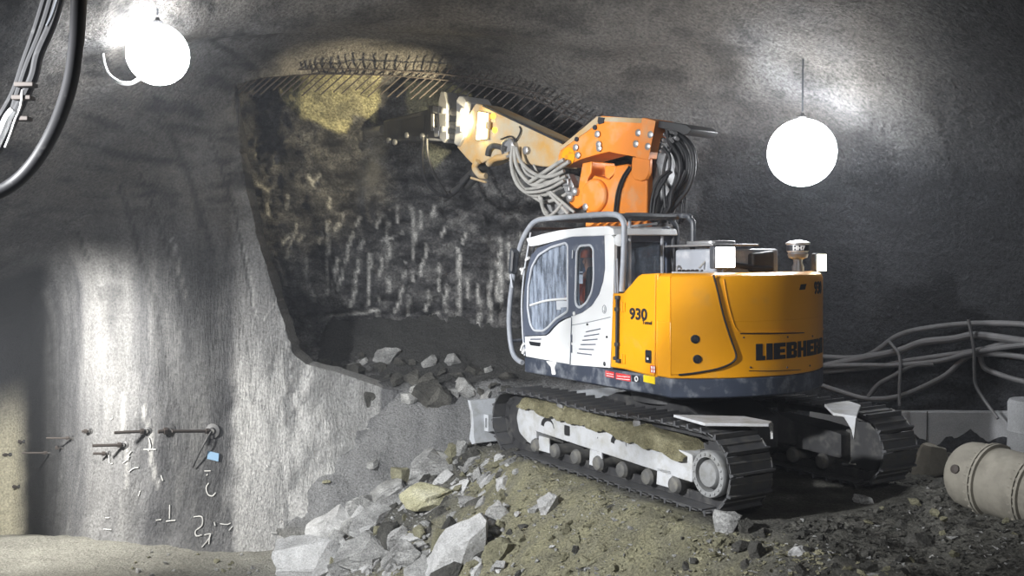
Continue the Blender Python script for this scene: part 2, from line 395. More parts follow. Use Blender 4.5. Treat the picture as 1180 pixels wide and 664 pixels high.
def loft(cols, xs, per):
    """Catmull-Rom surface through surveyed columns; xs = sampled columns, per = samples per row gap; gives grid of (u, v, depth)"""
    X = [c[0] for c in cols]; nr = len(cols[0][1]); grid = []
    for x in xs:
        i = 0
        while i < len(X)-2 and x > X[i+1]: i += 1
        t = (x-X[i])/(X[i+1]-X[i])
        t = max(0, min(1, t))
        def col(j): return cols[max(0, min(len(cols)-1, j))][1]
        ctrl = []
        for r in range(nr):
            ctrl.append((cat(col(i-1)[r][0], col(i)[r][0], col(i+1)[r][0], col(i+2)[r][0], t), cat(col(i-1)[r][1], col(i)[r][1], col(i+1)[r][1], col(i+2)[r][1], t)))
        out = []
        for r in range(nr-1):
            a, b, c, d = ctrl[max(r-1, 0)], ctrl[r], ctrl[r+1], ctrl[min(r+2, nr-1)]
            n = per[r]
            for k in range(n):
                s = k/n; out.append((x, cat(a[0], b[0], c[0], d[0], s), cat(a[1], b[1], c[1], d[1], s)))
        out.append((x, *ctrl[-1]))
        grid.append(out)
    return grid

def frange(a, b, s):
    out = []; x = a
    while x < b-1e-6: out.append(x); x += s
    return out

xs = frange(-230, -10, 14) + frange(-10, 250, 4) + frange(250, 420, 2.6) + frange(420, 740, 4) + frange(740, 1200, 5) + frange(1200, 1900, 24) + [1900]
G = loft(LINING, xs, [8, 20, 26, 28, 26, 30, 26, 22, 16, 16])

STREAKS = [  # dark wet seams and pale runs on the lining: sight-line polylines, width, kind
 ([(195, 150), (222, 215), (232, 262)], 3.2, 'wet'), ([(212, 185), (240, 270), (246, 290)], 3, 'wet'), ([(137, 215), (160, 285), (178, 350), (190, 420), (200, 470)], 2.4, 'wet'),
 ([(90, 270), (103, 300)], 1.8, 'wet'), ([(160, 200), (185, 260), (205, 340), (207, 380)], 1.6, 'wet'), ([(198, 275), (210, 320), (216, 350)], 1.6, 'pale'),
 ([(240, 150), (262, 215), (275, 265), (290, 345), (297, 385)], 1.6, 'wet'), ([(282, 285), (290, 320), (296, 370)], 1.2, 'pale'), ([(318, 350), (302, 370)], 1.2, 'pale'),
 ([(190, 410), (206, 480), (212, 560)], 3, 'wet'), ([(166, 470), (172, 500), (180, 560)], 2, 'pale'), ([(225, 520), (229, 590)], 5, 'wet'),
 ([(330, 440), (338, 470), (345, 490)], 2.5, 'wet'), ([(286, 455), (300, 470)], 3, 'wet'), ([(140, 440), (146, 560)], 1.5, 'pale'), ([(60, 468), (0, 490)], 1.4, 'wet'),
]
def streak(u, v):
    w = p = 0.
    for pts, wd, k in STREAKS:
        m = 1e9
        for a, b in zip(pts, pts[1:]):
            if min(a[0], b[0])-4*wd < u < max(a[0], b[0])+4*wd and min(a[1], b[1])-4*wd < v < max(a[1], b[1])+4*wd:
                m = min(m, seg_dist(u, v, *a, *b)[0])
        if m < 3*wd:
            s = 1-sstep(wd*.4, wd*1.6, m)
            if k == 'wet': w = max(w, s)
            else: p = max(p, s)
    return w, p

lin = bmesh.new(); wet_shadeL, paleL, brownL, dimL, sand_lightL = [lin.verts.layers.float.new(k_) for k_ in ('wet', 'pale', 'brown', 'dim', 'sand')]  # these layers hold damp and tints, and also painted shade and light
uvL = {}
rows = []
for gi, colm in enumerate(G):
    rv = []
    for (u, v, Y) in colm:
        v2, u2 = v, u
        jag = noise.noise(V((u*.05, v*.05, 3.)))*5 + noise.noise(V((u*.15, v*.15, 7.)))*2
        inn = inside(OPENING, u+jag*.0, v)
        d, ex, ey = edge_near(OPENING, u, v) if (240 < u < 760 and 60 < v < 500) else (1e9, u, v)
        if d < 2.7:
            u2, v2 = ex+jag*.8, ey+jag*.45
            if ey < 130 and ex > 300: u2, v2 = ex, ey
            inn = False
        p = at(u2, v2, Y)
        n = fbm(p*.5, 4)*.16 + fbm(p*2.2 + V((5, 1, 2)), 4)*.05 + fbm(p*9, 3)*.013
        if u < 330 and v > 300: n = fbm(p*.5, 4)*.10 + fbm(V((p.x*2.4, p.y*2, p.z*.5)), 4)*.03 + fbm(p*9, 3)*.008
        if u < 270 and v < 240: n += .05*fbm(V((p.x*.7 + p.y*.5, p.y*.4 - p.x*.2, p.z*3.5)), 4)   # ribbed shoulder of the vault
        if v > 100 and u < 270: n += .07*noise.noise(V((p.x*1.6, p.z*.2, 4)))   # upright runs of sprayed concrete
        q = p + (CAM_O + V((0, -2, -1)) - p).normalized()*n
        bv = lin.verts.new(q); uvL[bv] = (u, v, inn, d < 2.7)
        w, pl = streak(u + noise.noise(p*3)*3, v + noise.noise(p*3+V((9, 9, 9)))*3)
        blot = noise.fractal(p*.55 + V((3, 8, 1)), 1, 2, 4)
        mot = noise.fractal(p*2.1, .8, 2.1, 5)
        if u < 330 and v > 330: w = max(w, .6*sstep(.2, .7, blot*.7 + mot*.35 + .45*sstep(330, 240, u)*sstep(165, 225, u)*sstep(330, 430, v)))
        w = max(w, .5*sstep(.35, .8, mot+blot*.4))
        # grooves that run with the spraying on the shoulder and vault
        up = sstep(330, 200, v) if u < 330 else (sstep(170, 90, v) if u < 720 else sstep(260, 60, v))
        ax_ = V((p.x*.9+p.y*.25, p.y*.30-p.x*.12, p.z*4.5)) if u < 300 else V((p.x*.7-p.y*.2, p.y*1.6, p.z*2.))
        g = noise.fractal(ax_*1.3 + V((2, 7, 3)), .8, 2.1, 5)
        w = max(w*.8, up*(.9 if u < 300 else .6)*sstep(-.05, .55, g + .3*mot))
        w = max(w, .95*sstep(930, 1120, u+25*mot)*sstep(470, 330, v), .95*sstep(95, 25, u)*sstep(150, 50, v))  # light falloff painted dark at upper right and upper left
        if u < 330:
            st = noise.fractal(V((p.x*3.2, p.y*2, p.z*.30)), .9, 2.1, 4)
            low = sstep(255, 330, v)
            w = max(w, low*.72*sstep(165, 215, u+14*st+10*mot)*sstep(272, 250, u+8*mot)*sstep(640, 560, v), low*.55*sstep(.15, .6, st)*sstep(120, 180, u), low*.9*sstep(98, 58, u+5*st), low*.35*sstep(.0, .5, st))  # damp runs, plus painted shade on the flank and right of the nose
        if u < 330: pl = max(pl, .5*sstep(88, 104, u+5*st)*sstep(165, 140, u+8*st)*sstep(275, 330, v)*(.6+.4*st))  # lit nose of the wall painted lighter
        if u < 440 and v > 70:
            pl = max(pl, (.45+.45*sstep(380, 460, v))*sstep(262, 278, u+6*mot)*sstep(120, 260, v)); w *= 1-.6*sstep(262, 278, u+6*mot)*sstep(300, 400, v)  # strip beside the opening painted lighter, as if turned to the flood
        niche_shade = sstep(76, 46, u+3*mot)*sstep(300, 330, v+.35*u)  # shade of the unlit niche painted into the wall colour
        sd = sstep(36, 14, u+3*mot)*sstep(435, 520, v+.3*u)*sstep(-60, -20, u)  # lamplit patch of the niche wall, painted in a sand tone
        bv[sand_lightL] = sd*.9; w *= 1-sd; niche_shade *= 1-sd
        bv[brownL] = .85*up*sstep(-.5, .4, noise.fractal(p*.35+V((1, 1, 1)), 1, 2, 3)+.35)
        bv[dimL] = max(sstep(690, 860, u)*sstep(90, 230, v+30*blot), sstep(980, 1180, u)*.8, .7*sstep(1000, 1190, u+.3*v))  # right wall painted darker where the lamp light falls off
        bv[wet_shadeL] = max(w*(.75+.25*noise.noise(p*14)), niche_shade); bv[paleL] = pl*.8*(1-w)
        rv.append(bv)
    # one more row carries the vault over and behind the viewpoint
    last = rv[-1].co
    bv = lin.verts.new(V((last.x*1.5, -3.5, 6.6 - abs(last.x)*.12))); uvL[bv] = (colm[-1][0], -900, False, False); rv.append(bv)
    rows.append(rv)
def piece(u, v):
    if v < -400: return 'c'
    if u < 60: return 'c' if v < 285 else 'l'
    if u < 300: return 'c' if v < 285 - (u-60)*.80 else 'l'
    if u < 720: return 'c' if v < 160 else 'l'
    return 'c' if v < 140 + (u-720)*.12 else 'r'
faces = {'c': [], 'l': [], 'r': []}
for a, b in zip(rows, rows[1:]):
    for k in range(len(a)-1):
        q = (a[k], b[k], b[k+1], a[k+1])
        u = sum(uvL[x][0] for x in q)/4; v = sum(uvL[x][1] for x in q)/4
        if sum(1 for x in q if uvL[x][2]) >= 1 : continue
        if all(uvL[x][3] for x in q) and inside(OPENING, u, v): continue
        f = lin.faces.new(q); f.material_index = {'l': 0, 'c': 1, 'r': 2}[piece(u, v)]
# the cut edge of the lining has thickness: carry it back towards the rock
rim = [e for e in lin.edges if e.is_boundary and all(uvL[x][3] or (255 < uvL[x][0] < 750 and 75 < uvL[x][1] < 490) for x in e.verts)]
midx = {e: e.link_faces[0].material_index for e in rim}
r = bmesh.ops.extrude_edge_only(lin, edges=rim)
newv = [g for g in r['geom'] if isinstance(g, bmesh.types.BMVert)]
for e in rim: e.smooth = False
for v_ in newv:
    k = fbm(v_.co*3, 3)
    v_.co += V((.0, .06+.04*k, .55)) if v_.co.z > 4.5 else V((.02*k, .55+.12*k, .0)); v_[wet_shadeL] = .85  # shade of the cut edge painted dark
for g in r['geom']:
    if isinstance(g, bmesh.types.BMFace): g.material_index = 1 if g.calc_center_median().z > 4.6 else 0
lin.normal_update()
bmesh.ops.recalc_face_normals(lin, faces=lin.faces)
def split(mi, name, m):
    c = lin.copy()
    bmesh.ops.delete(c, geom=[f for f in c.faces if f.material_index != mi], context='FACES')
    for f in c.faces: f.material_index = 0; f.smooth = True
    me = bpy.data.meshes.new(name); c.to_mesh(me); c.free(); me.materials.append(m)
    o = bpy.data.objects.new(name, me); COL.objects.link(o); o['kind'] = 'structure'
    return o
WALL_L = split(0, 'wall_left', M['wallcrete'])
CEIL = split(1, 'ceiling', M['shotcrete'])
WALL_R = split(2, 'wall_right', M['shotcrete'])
LIN_BVH = None
from mathutils.bvhtree import BVHTree
LIN_BVH = BVHTree.FromBMesh(lin)
def lining_hit(u, v):
    r_ = ray(u, v).normalized(); h = LIN_BVH.ray_cast(CAM_O, r_)
    n_ = h[1]
    if n_ is None: return at(u, v, 15.), V((0, -1, 0))
    if n_.dot(r_) > 0: n_ = -n_
    return h[0], n_

# ------------------------------------------------------------------ rock face at the end of the heading
FACE = [
 (215, [(30, 18), (90, 18.6), (160, 18.6), (240, 18.4), (330, 18), (385, 17.9), (430, 17.4), (480, 16.8), (540, 16.6)]),
 (300, [(30, 17.9), (95, 19.0), (160, 18.9), (240, 18.3), (330, 18.1), (385, 18.2), (425, 17.5), (480, 16.9), (540, 16.6)]),
 (350, [(40, 17.6), (85, 17.9), (135, 18.3), (240, 18.4), (330, 18.2), (385, 18.5), (425, 17.6), (480, 17), (540, 16.7)]),
 (430, [(40, 17.5), (85, 17.7), (150, 18.5), (240, 18.6), (330, 18.3), (378, 18.7), (420, 17.8), (480, 17.1), (540, 16.8)]),
 (520, [(40, 17.6), (85, 17.9), (160, 18.7), (240, 18.6), (330, 18.4), (385, 18.7), (430, 17.9), (480, 17.3), (540, 16.9)]),
 (620, [(50, 17.8), (110, 18), (170, 18.7), (240, 18.6), (330, 18.5), (400, 18.5), (440, 17.9), (480, 17.4), (540, 17)]),
 (800, [(60, 17.8), (130, 18), (180, 18.4), (240, 18.4), (330, 18.4), (400, 18.4), (440, 18), (480, 17.6), (540, 17)]),
]
MARKS = [(30, 160, 32, 200), (58, 150, 60, 195), (88, 240, 78, 295), (135, 310, 118, 375), (160, 220, 175, 250), (155, 350, 152, 400), (152, 400, 170, 460), (200, 260, 192, 455),
 (225, 295, 212, 325), (245, 330, 215, 440), (262, 345, 240, 470), (275, 370, 272, 470), (295, 300, 288, 320), (312, 290, 310, 440), (345, 385, 325, 485), (362, 330, 358, 420),
 (385, 355, 375, 410), (350, 450, 350, 500), (410, 390, 408, 440), (445, 360, 447, 510), (425, 430, 418, 500), (483, 430, 484, 520), (507, 400, 505, 515), (525, 330, 528, 480),
 (543, 350, 541, 420), (120, 260, 115, 280), (100, 180, 95, 200), (330, 285, 328, 310), (215, 380, 205, 440), (180, 215, 172, 235), (375, 290, 372, 320), (400, 280, 395, 300),
 (420, 320, 410, 345), (460, 330, 455, 350), (520, 380, 521, 460), (295, 455, 292, 490), (100, 380, 118, 430), (185, 330, 180, 350), (358, 280, 362, 330), (340, 330, 300, 345),
 (90, 250, 60, 235), (370, 500, 410, 485), (195, 490, 290, 478), (565, 330, 568, 420), (120, 330, 95, 380), (145, 330, 140, 345), (255, 300, 250, 315), (300, 380, 296, 410), (390, 440, 384, 480), (465, 420, 463, 450)]
MARKS = [(260+a/1.661, 70+b/1.661, 260+c/1.661, 70+d/1.661) for a, b, c, d in MARKS]
PALE = [[(318, 90), (352, 86), (400, 86), (436, 88), (436, 118), (430, 138), (405, 128), (398, 152), (360, 138), (335, 120)], [(470, 94), (520, 98), (540, 110), (520, 125), (505, 130), (470, 132)], [(490, 165), (515, 175), (500, 190)]]
fx = frange(215, 600, 3.0) + frange(600, 800, 8) + [800]
FG = loft(FACE, fx, [10, 22, 34, 38, 26, 22, 20, 10])
fb = bmesh.new(); pL, mL = fb.verts.layers.float.new('pale'), fb.verts.layers.float.new('mark')
prev = None
for colm in FG:
    cur = []
    for u, v, Y in colm:
        p = at(u, v, Y)
        mk = 0.
        jx, jy = noise.noise(p*4)*2.6, noise.noise(p*4+V((4, 4, 4)))*3.
        for m_ in MARKS:
            if abs(u-m_[0]) < 34 or abs(u-m_[2]) < 34:
                d, t = seg_dist(u+jx, v+jy, *m_)
                if d < 4: mk = max(mk, 1-sstep(1.0, 2.7, d))
        mk *= sstep(-.55, .05, noise.noise(p*5+V((1, 5, 9))))
        pa = 0.
        for poly in PALE:
            if inside(poly, u+jx*1.8, v+jy*1.5): pa = 1.
            else: pa = max(pa, 1-sstep(0, 4, edge_near(poly, u+jx*1.8, v+jy*1.5)[0]))
        pa *= .55+.45*sstep(-.35, .1, noise.fractal(p*2.6, 1, 2, 4))
        n = fbm(p*.8, 5)*.22 + fbm(p*3.1, 4)*.10 + fbm(V((p.x*2.5, p.y, p.z*9)), 3)*.07 + fbm(p*8, 4)*.055
        if 180 < v < 375: n += .10*abs(noise.noise(V((p.x*4.2+.6*p.z, p.z*.7, 2)))) - .04
        n -= .07*mk; n *= 1-.7*pa
        q = p + V((.1, -1, .05))*n
        bv = fb.verts.new(q); bv[pL] = pa*.9; bv[mL] = mk*(.75+.25*noise.noise(p*9)); cur.append(bv)
    if prev:
        for k in range(len(cur)-1): fb.faces.new((prev[k], cur[k], cur[k+1], prev[k+1]))
    prev = cur
for f in fb.faces: f.smooth = True
bmesh.ops.recalc_face_normals(fb, faces=fb.faces)
me = bpy.data.meshes.new('wall_front'); fb.to_mesh(me); fb.free(); me.materials.append(M['rockface'])
FACE_O = bpy.data.objects.new('wall_front', me); COL.objects.link(FACE_O); FACE_O['kind'] = 'structure'
if sum(p.normal.y for p in me.polygons) > 0: me.flip_normals()

# ------------------------------------------------------------------ ground: muck heap, floor
FH = V((-math.sin(HEAD), math.cos(HEAD), 0)); LH = V((-math.cos(HEAD), -math.sin(HEAD), 0))
def base_z(x, y):
    d = V((x-CX, y-CY, 0)); lx, ly = d.dot(FH), d.dot(LH)
    e = 1.5 + .12*noise.noise(V((lx*.8, 1, 0)))
    drop = max(0, ly-e)
    z = -.30*drop if drop < .25 else -.075 - .74*(drop-.25)
    fr = max(0, lx-2.75)
    z -= .42*fr*sstep(0, .8, fr)
    # soft limit at the tunnel floor
    fl = -1.72 - .28*max(0, min(2.8, y-15.4))*sstep(-5.8, -7.2, x)
    k = .25
    m_ = max(z, fl); z = m_ + k*math.log(math.exp((z-m_)/k)+math.exp((fl-m_)/k)) - .02
    # broken rock ramp under the face
    if x > -4.6 and y > 14.9:
        zr = -1.45 + (y-14.9)*.98
        zr = min(zr, .2+ .75*(y-17.0)) if y > 17 else zr
        z = max(z, z*(1-sstep(-4.6, -3.4, x)) + zr*sstep(-4.6, -3.4, x)) if x < 3 else z
    # behind the right-hand track and along the right wall
    if x > 2.6: z += .10*sstep(0, -2.5, ly)*sstep(13.5, 10, y)
    if x > 5: z += .25*sstep(5, 8, x)*sstep(8.5, 11, y)*0
    return z
def heap_mask(x, y):
    d = V((x-CX, y-CY, 0)); lx, ly = d.dot(FH), d.dot(LH)
    return lx, ly
def gz(x, y):
    z = base_z(x, y); lx, ly = heap_mask(x, y)
    p = V((x, y, 0))
    under = sstep(1.75, 1.4, abs(ly))*sstep(2.9, 2.5, abs(lx))       # pressed flat below the tracks
    rough = 1-under*.85
    a = fbm(p*.9, 4)*.10 + fbm(p*2.6+V((3, 3, 0)), 4)*.055 + fbm(p*7.5, 3)*.022
    fl = sstep(-1.5, -1.7, z)
    a *= 1-.7*fl
    a += sstep(14.9, 16.2, y)*(abs(noise.noise(V((x*1.4, y*3.2, 2))))*.22-.05)*sstep(2.5, 1.5, x)*(1-fl)
    a += .07*noise.noise(p*1.9+V((4, 4, 4)))*(1-fl)
    cl = abs(noise.noise(p*4.3+V((8, 1, 0))))*.09 * sstep(2.6, 4.2, x)*(1-under)*sstep(12.3, 11.2, y)   # clods on the right
    return z + a*rough + cl - .02*under
gb = bmesh.new(); gyL = gb.verts.layers.float.new('grey'); oL, gpL, gwL = gb.verts.layers.float.new('olive'), gb.verts.layers.float.new('pale'), gb.verts.layers.float.new('wet')
ys = frange(5.2, 9, .09) + frange(9, 12, .05) + frange(12, 16, .055) + frange(16, 19.2, .12)
prev = None
for y in ys:
    cur = []
    half_l, half_r = -.62*y-1.5, .60*y+1.2
    n = 300
    for i in range(n+1):
        x = half_l + (half_r-half_l)*i/n
        bv = gb.verts.new((x, y, gz(x, y))); p = V((x, y, 0)); lx, ly = heap_mask(x, y)
        nz = fbm(p*1.1, 4); nz2 = fbm(p*4, 4)
        ol = sstep(1.2, 1.6, ly+nz*.3)*sstep(4.3, 3.0, ly+nz*.7)*sstep(2.6, 1.4, lx+nz*1.1+ (ly-1.5)*.5)*sstep(-3.6, -2.4, lx+nz*.6)
        bv[oL] = max(0, min(1, ol*(.75+.5*nz2)))
        flr = sstep(-1.25, -1.6, base_z(x, y))
        bv[gpL] = max(flr*.8*(.7+.3*nz), .55*sstep(.35, .8, nz2+nz*.4)*sstep(2.5, 5, x)*sstep(.9, 0, abs(ly+4.6+.3*lx)))
        bv[gyL] = sstep(14.6, 15.2, y)*sstep(2.4, 1.2, x)*sstep(-4.8, -4.2, x)
        bv[gwL] = .6*sstep(0, 3, x)*sstep(-.5, .6, nz)*(1-bv[gpL]) + .85*sstep(16.6, 17.2, y+nz*.35)  # darker earth to the right and on the ledge below the face
        cur.append(bv)
    if prev:
        for k in range(n): gb.faces.new((prev[k], prev[k+1], cur[k+1], cur[k]))
    prev = cur
for f in gb.faces: f.smooth = True
gb.normal_update()
me = bpy.data.meshes.new('ground'); gb.to_mesh(me); gb.free(); me.materials.append(M['ground'])
GROUND = bpy.data.objects.new('ground', me); COL.objects.link(GROUND); GROUND['kind'] = 'structure'
GB = BVHTree.FromPolygons([v.co.copy() for v in me.vertices], [list(p.vertices) for p in me.polygons])
def ground_hit(u, v):
    h = GB.ray_cast(CAM_O, ray(u, v).normalized())
    return h[0], h[1]
# ------------------------------------------------------------------ tracked excavator
EX = empty('tracked_excavator', (CX, CY, 0)); EX.rotation_euler = frame().to_euler()
tag(EX, 'yellow and white tracked tunnel excavator standing on the muck heap', 'excavator')

# --- crawler tracks
SHW, TR, HALF = .60, .40, 1.98          # shoe width, radius to the plate, half wheel base
def track_path(s):
    """position and outward normal along the belt; s from 0 to 1"""
    Ls = 2*HALF; Lc = PI*TR; T = 2*Ls+2*Lc; d = (s % 1)*T
    zc = .44
    if d < Ls: x = -HALF+d; sag = .045*math.sin(PI*d/Ls)*0 + .02*math.sin(3*PI*d/Ls); return x, zc+TR+sag, 0., 1.
    d -= Ls
    if d < Lc: a = PI/2-d/TR; return HALF+TR*math.cos(a), zc+TR*math.sin(a), math.cos(a), math.sin(a)
    d -= Lc
    if d < Ls: return HALF-d, zc-TR, 0., -1.
    d -= Ls
    a = -PI/2-d/TR; return -HALF+TR*math.cos(a), zc+TR*math.sin(a), math.cos(a), math.sin(a)
NSH = 50
PITCH_S = (4*HALF+2*PI*TR)/NSH
def shoe_mesh():
    b = MB(); h = PITCH_S
    # local: X along the belt, Y across, Z outward
    prof = [(-h*.52, 0), (h*.47, 0), (h*.47, .018), (h*.20, .018), (h*.16, .032), (h*.10, .032), (h*.06, .018), (-h*.34, .018), (-h*.37, .058), (-h*.47, .058), (-h*.50, .018), (-h*.52, .018)]
    b.prism(prof, -SHW/2, SHW/2, 1)
    for s in (-1, 1): b.box((-h*.05, s*SHW*.49, .018), (h*.5, .012, .03))
    return b
def make_track(yc, sgn):
    b = MB()
    for i in range(NSH):                      # paired chain links
        x, z, nx, nz = track_path((i+.5)/NSH)
        rot = Matrix(((nz, 0, nx), (0, 1, 0), (-nx, 0, nz))).to_4x4()
        for w in (-1, 1):
            b.box((x-nx*.055, w*.085, z-nz*.055), (PITCH_S*1.05, .035, .10), rot)
    ch = b.build('track_chain', M['darksteel'], EX, loc=(0, yc, 0))
    tag(ch)
    sh0 = None
    for i in range(NSH):
        x, z, nx, nz = track_path((i+.5)/NSH)
        rot = Matrix(((nz, 0, nx), (0, 1, 0), (-nx, 0, nz)))
        if sh0 is None: o = sh0 = shoe_mesh().build('track_shoe', M['shoe'], ch, smooth=0)
        else: o = sh0.copy(); COL.objects.link(o); o.parent = ch
        o.location = (x, 0, z); o.rotation_euler = rot.to_euler()
    # side frame
    b = MB(); yo = sgn*.25
    f = sgn
    poly = [(-1.72, .26), (-1.72, .56), (-1.2, .62), (1.45, .70), (1.45, .38)]
    b.prism(rounded(poly, .03), -.2, .2, 1)
    b.box((0, f*.21, .50), (.0001+.02, .02, .02))
    b.prism(rounded([(1.42, .20), (1.42, .68), (1.55, .73), (1.86, .66), (1.93, .50), (1.86, .30), (1.6, .18)], .06), -.19, .19, 1)   # idler guard
    pm = M['trackplate'] if sgn > 0 else M['darksteel']  # far frame coloured dark to stand for its shade
    fr = b.build('track_frame', pm, EX, loc=(0, yc, 0), bevel=.012)
    # arched step holes and a square opening, dark recesses on the plate
    for xx in (1.12, -.42):
        b = MB(); o_ = [(xx+.15*math.cos(a*PI/12), .485+.12*math.sin(a*PI/12)) for a in range(13)]; i_ = [(xx-.035+.12*math.cos(PI-a*PI/12), .475+.085*math.sin(PI-a*PI/12)) for a in range(13)]
        b.prism(o_+i_, f*.19, f*.206, 1); b.build('step_hole', M['black'], fr, smooth=0)
    b = MB(); b.prism(rounded([(.60, .43), (.60, .56), (.72, .56), (.72, .43)], .02), f*.19, f*.206, 1); b.build('inspection_hole', M['black'], fr, smooth=0)
    for k, xx in enumerate((1.22, .05, -1.25)):
        b = MB(); b.prism([(xx-.14, .13), (xx+.14, .13), (xx+.12, .33), (xx-.12, .33)], f*.17, f*.20, 1)
        b.build('roller_guard', pm, fr, bevel=.008)
    for k in range(7):
        xx = 1.42-k*.475
        b = MB(); b.lathe([(.05, -.24), (.08, -.23), (.10, -.19), (.085, -.12), (.085, .12), (.10, .19), (.08, .23), (.05, .24)], (xx, 0, .185), (0, 1, 0), 18)
        b.build('track_roller', M['roller'], fr)
    for xx in (.85, -.75):
        b = MB(); b.lathe([(.05, -.2), (.07, -.19), (.07, .19), (.04, .2)], (xx, 0, .77), (0, 1, 0), 16); b.build('carrier_roller', M['steel'], fr)
    b = MB(); b.lathe([(.14, -.1), (.32, -.1), (.33, -.05), (.30, -.03), (.30, .03), (.33, .05), (.32, .1), (.14, .1)], (HALF-.02, 0, .44), (0, 1, 0), 30); b.build('idler_wheel', M['darksteel'], fr)
    # sprocket with the travel motor cover
    b = MB(); tooth = []
    for k in range(21):
        for q, rr in ((0, .30), (.3, .355), (.5, .355), (.8, .30)):
            a = 2*PI*(k+q)/21; tooth.append((-HALF+rr*math.cos(a), .44+rr*math.sin(a)))
    b.prism(tooth, -.03, .03, 1); sp = b.build('sprocket', M['darksteel'], fr, smooth=0)
    b = MB(); b.lathe([(.22, f*-.02), (.252, f*.16), (.252, f*.205), (.24, f*.222), (.183, f*.225), (.18, f*.11), (.155, f*.105), (.15, f*.19), (.13, f*.222), (.06, f*.232), (.01, f*.232)], (-HALF, 0, .40), (0, 1, 0), 40)
    for k in range(18):
        a = 2*PI*k/18; b.lathe([(.014, 0), (.014, .012), (.008, .016)], (-HALF+.213*math.cos(a), f*.222, .40+.213*math.sin(a)), (0, f, 0), 8)
    b.build('travel_motor_cover', M['hub'], fr, smooth=40)
    return ch, fr
YL, YR = 1.155, -1.20
make_track(YL, 1); make_track(YR, -1)

# --- car body, blade, fenders
b = MB(); b.prism([(-1.15, .35), (-1.15, .75), (-.7, .92), (.7, .92), (1.15, .75), (1.15, .35)], -.55, .55, 1)
for s in (-1, 1):
    for xx in (-.75, .75): b.prism([(s*.5, .40), (s*1.0, .32), (s*1.0, .60), (s*.5, .85)], xx-.28, xx+.28, 0)
b.build('undercarriage', M['darksteel'], EX, bevel=.02)
b = MB(); b.lathe([(.62, .86), (.66, .88), (.66, 1.02), (.58, 1.04), (.58, 1.12)], (0, 0, 0), (0, 0, 1), 40); b.build('slewing_ring', M['darksteel'], EX)
b = MB(); prof = [(2.62, .06), (2.72, .03), (2.80, .10), (2.74, .30), (2.76, .50), (2.84, .66), (2.76, .66), (2.68, .50), (2.66, .30), (2.66, .16)]
b.prism(prof, -1.55, 1.62, 1)
bl = b.build('dozer_blade', M['bladeblue'], EX, smooth=50)
b = MB(); b.prism([(2.55, .22), (2.55, .46), (2.68, .46), (2.68, .22)], 1.22, 1.44, 1, holes=[[(2.585, .27), (2.585, .41), (2.645, .41), (2.645, .27)]]); b.build('blade_bracket', M['bladeblue'], bl, smooth=0)
for yy in (-.45, .45):
    b = MB(); b.prism([(1.0, .38), (2.7, .16), (2.7, .36), (1.0, .62)], yy-.09, yy+.09, 1); b.build('blade_arm', M['darksteel'], bl, bevel=.01)
for yy, sg in ((.86, 1), (-.86, -1)):
    b = MB()
    z0 = .945
    if sg > 0:
        q = [on(u, v, 2, z0, 0) for u, v in ((776, 479), (858, 481), (890, 487), (886, 490), (812, 489))]
    else:
        q = [on(u, v, 2, z0, 0) for u, v in ((950, 467), (978, 463), (992, 468), (987, 481), (960, 477))]
    b.prism([(p.x, p.y) for p in q], z0-.02, z0+.012, 2)
    fe = b.build('track_fender', M['trackplate'], EX, bevel=.006)
    a_ = q[2] if sg > 0 else q[3]
    c_ = q[3] if sg > 0 else q[4]
    d_ = (c_-a_).normalized()
    b = MB(); n_ = V((-d_.y, d_.x, 0))*.012; L_ = .13 if sg > 0 else .16
    A = [a_+V((0, 0, -.01)), a_+d_*L_+V((0, 0, -.01)), a_+d_*L_*.35+V((0, 0, -.10 if sg > 0 else -.14)), a_+d_*.03+V((0, 0, -.17 if sg > 0 else -.24))]
    f1 = [b.bm.verts.new(p+n_) for p in A]; f2 = [b.bm.verts.new(p-n_) for p in A]
    b.bm.faces.new(f1); b.bm.faces.new(f2[::-1])
    for k in range(4): b.bm.faces.new((f1[k], f1[(k+1) % 4], f2[(k+1) % 4], f2[k]))
    b.build('fender_bracket', M['trackplate'], fe, smooth=0)

# --- upper structure -------------------------------------------------------
R_T = 1.75
ang0 = math.degrees(math.acos(-1.17/R_T))
def tail_outline(r=R_T, y0=1.2, x0=-1.0, ins=0., n=48):
    """plan of the rear body from the left split line round the tail to the right-hand side"""
    out = [(x0, y0-ins)]
    r = r-ins
    for k in range(n+1):
        a = math.radians(136 + (226.5-136)*k/n); out.append((r*math.cos(a), r*math.sin(a)))
    out.append((x0, -y0-.05+ins)); return out
def tail_pt(deg, r=R_T): a = math.radians(deg); return V((r*math.cos(a), r*math.sin(a), 0))
# frame with the slate skirt
b = MB()
out = [(1.98, 1.2), (.9, 1.2)] + tail_outline()[0:] + [(1.5, -1.25), (1.5, .15), (1.98, .15)]
b.prism(out, 1.115, 1.335, 2)
b.box((.2, 0, 1.08), (2.2, 1.6, .12))
sk = b.build('upper_frame', M['skirt'], EX, SWING, bevel=.02)
def plate(name, m, px, y=1.2, t=.006, par=sk):
    b = MB(); b.prism(side(px, y), y, y+t, 1); return b.build(name, m, par, SWING if par is EX else 0., smooth=0)
plate('warning_sticker', M['red'], [(698, 427), (708, 429), (708, 436), (698, 434)])
plate('warning_sticker', M['red'], [(710, 429.5), (727, 432.5), (727, 440), (710, 437)])
st = plate('warning_sticker', M['letter'], [(728.5, 432), (737, 433.5), (737, 441), (728.5, 439.5)])
b = MB(); p = on(733.5, 436.8, 1, 1.207); b.loop_tube([(p.x+.028*math.cos(a*PI/6), 1.208, p.z+.028*math.sin(a*PI/6)) for a in range(12)], .008, 5); b.build('sticker_ring', M['sticker_white'], sk)
plate('instruction_sticker', M['sticker_yellow'], [(742, 432), (755, 434.5), (755, 443), (742, 440)])
b = MB()                                         # pale scuff and the white lines of lettering on the red stickers
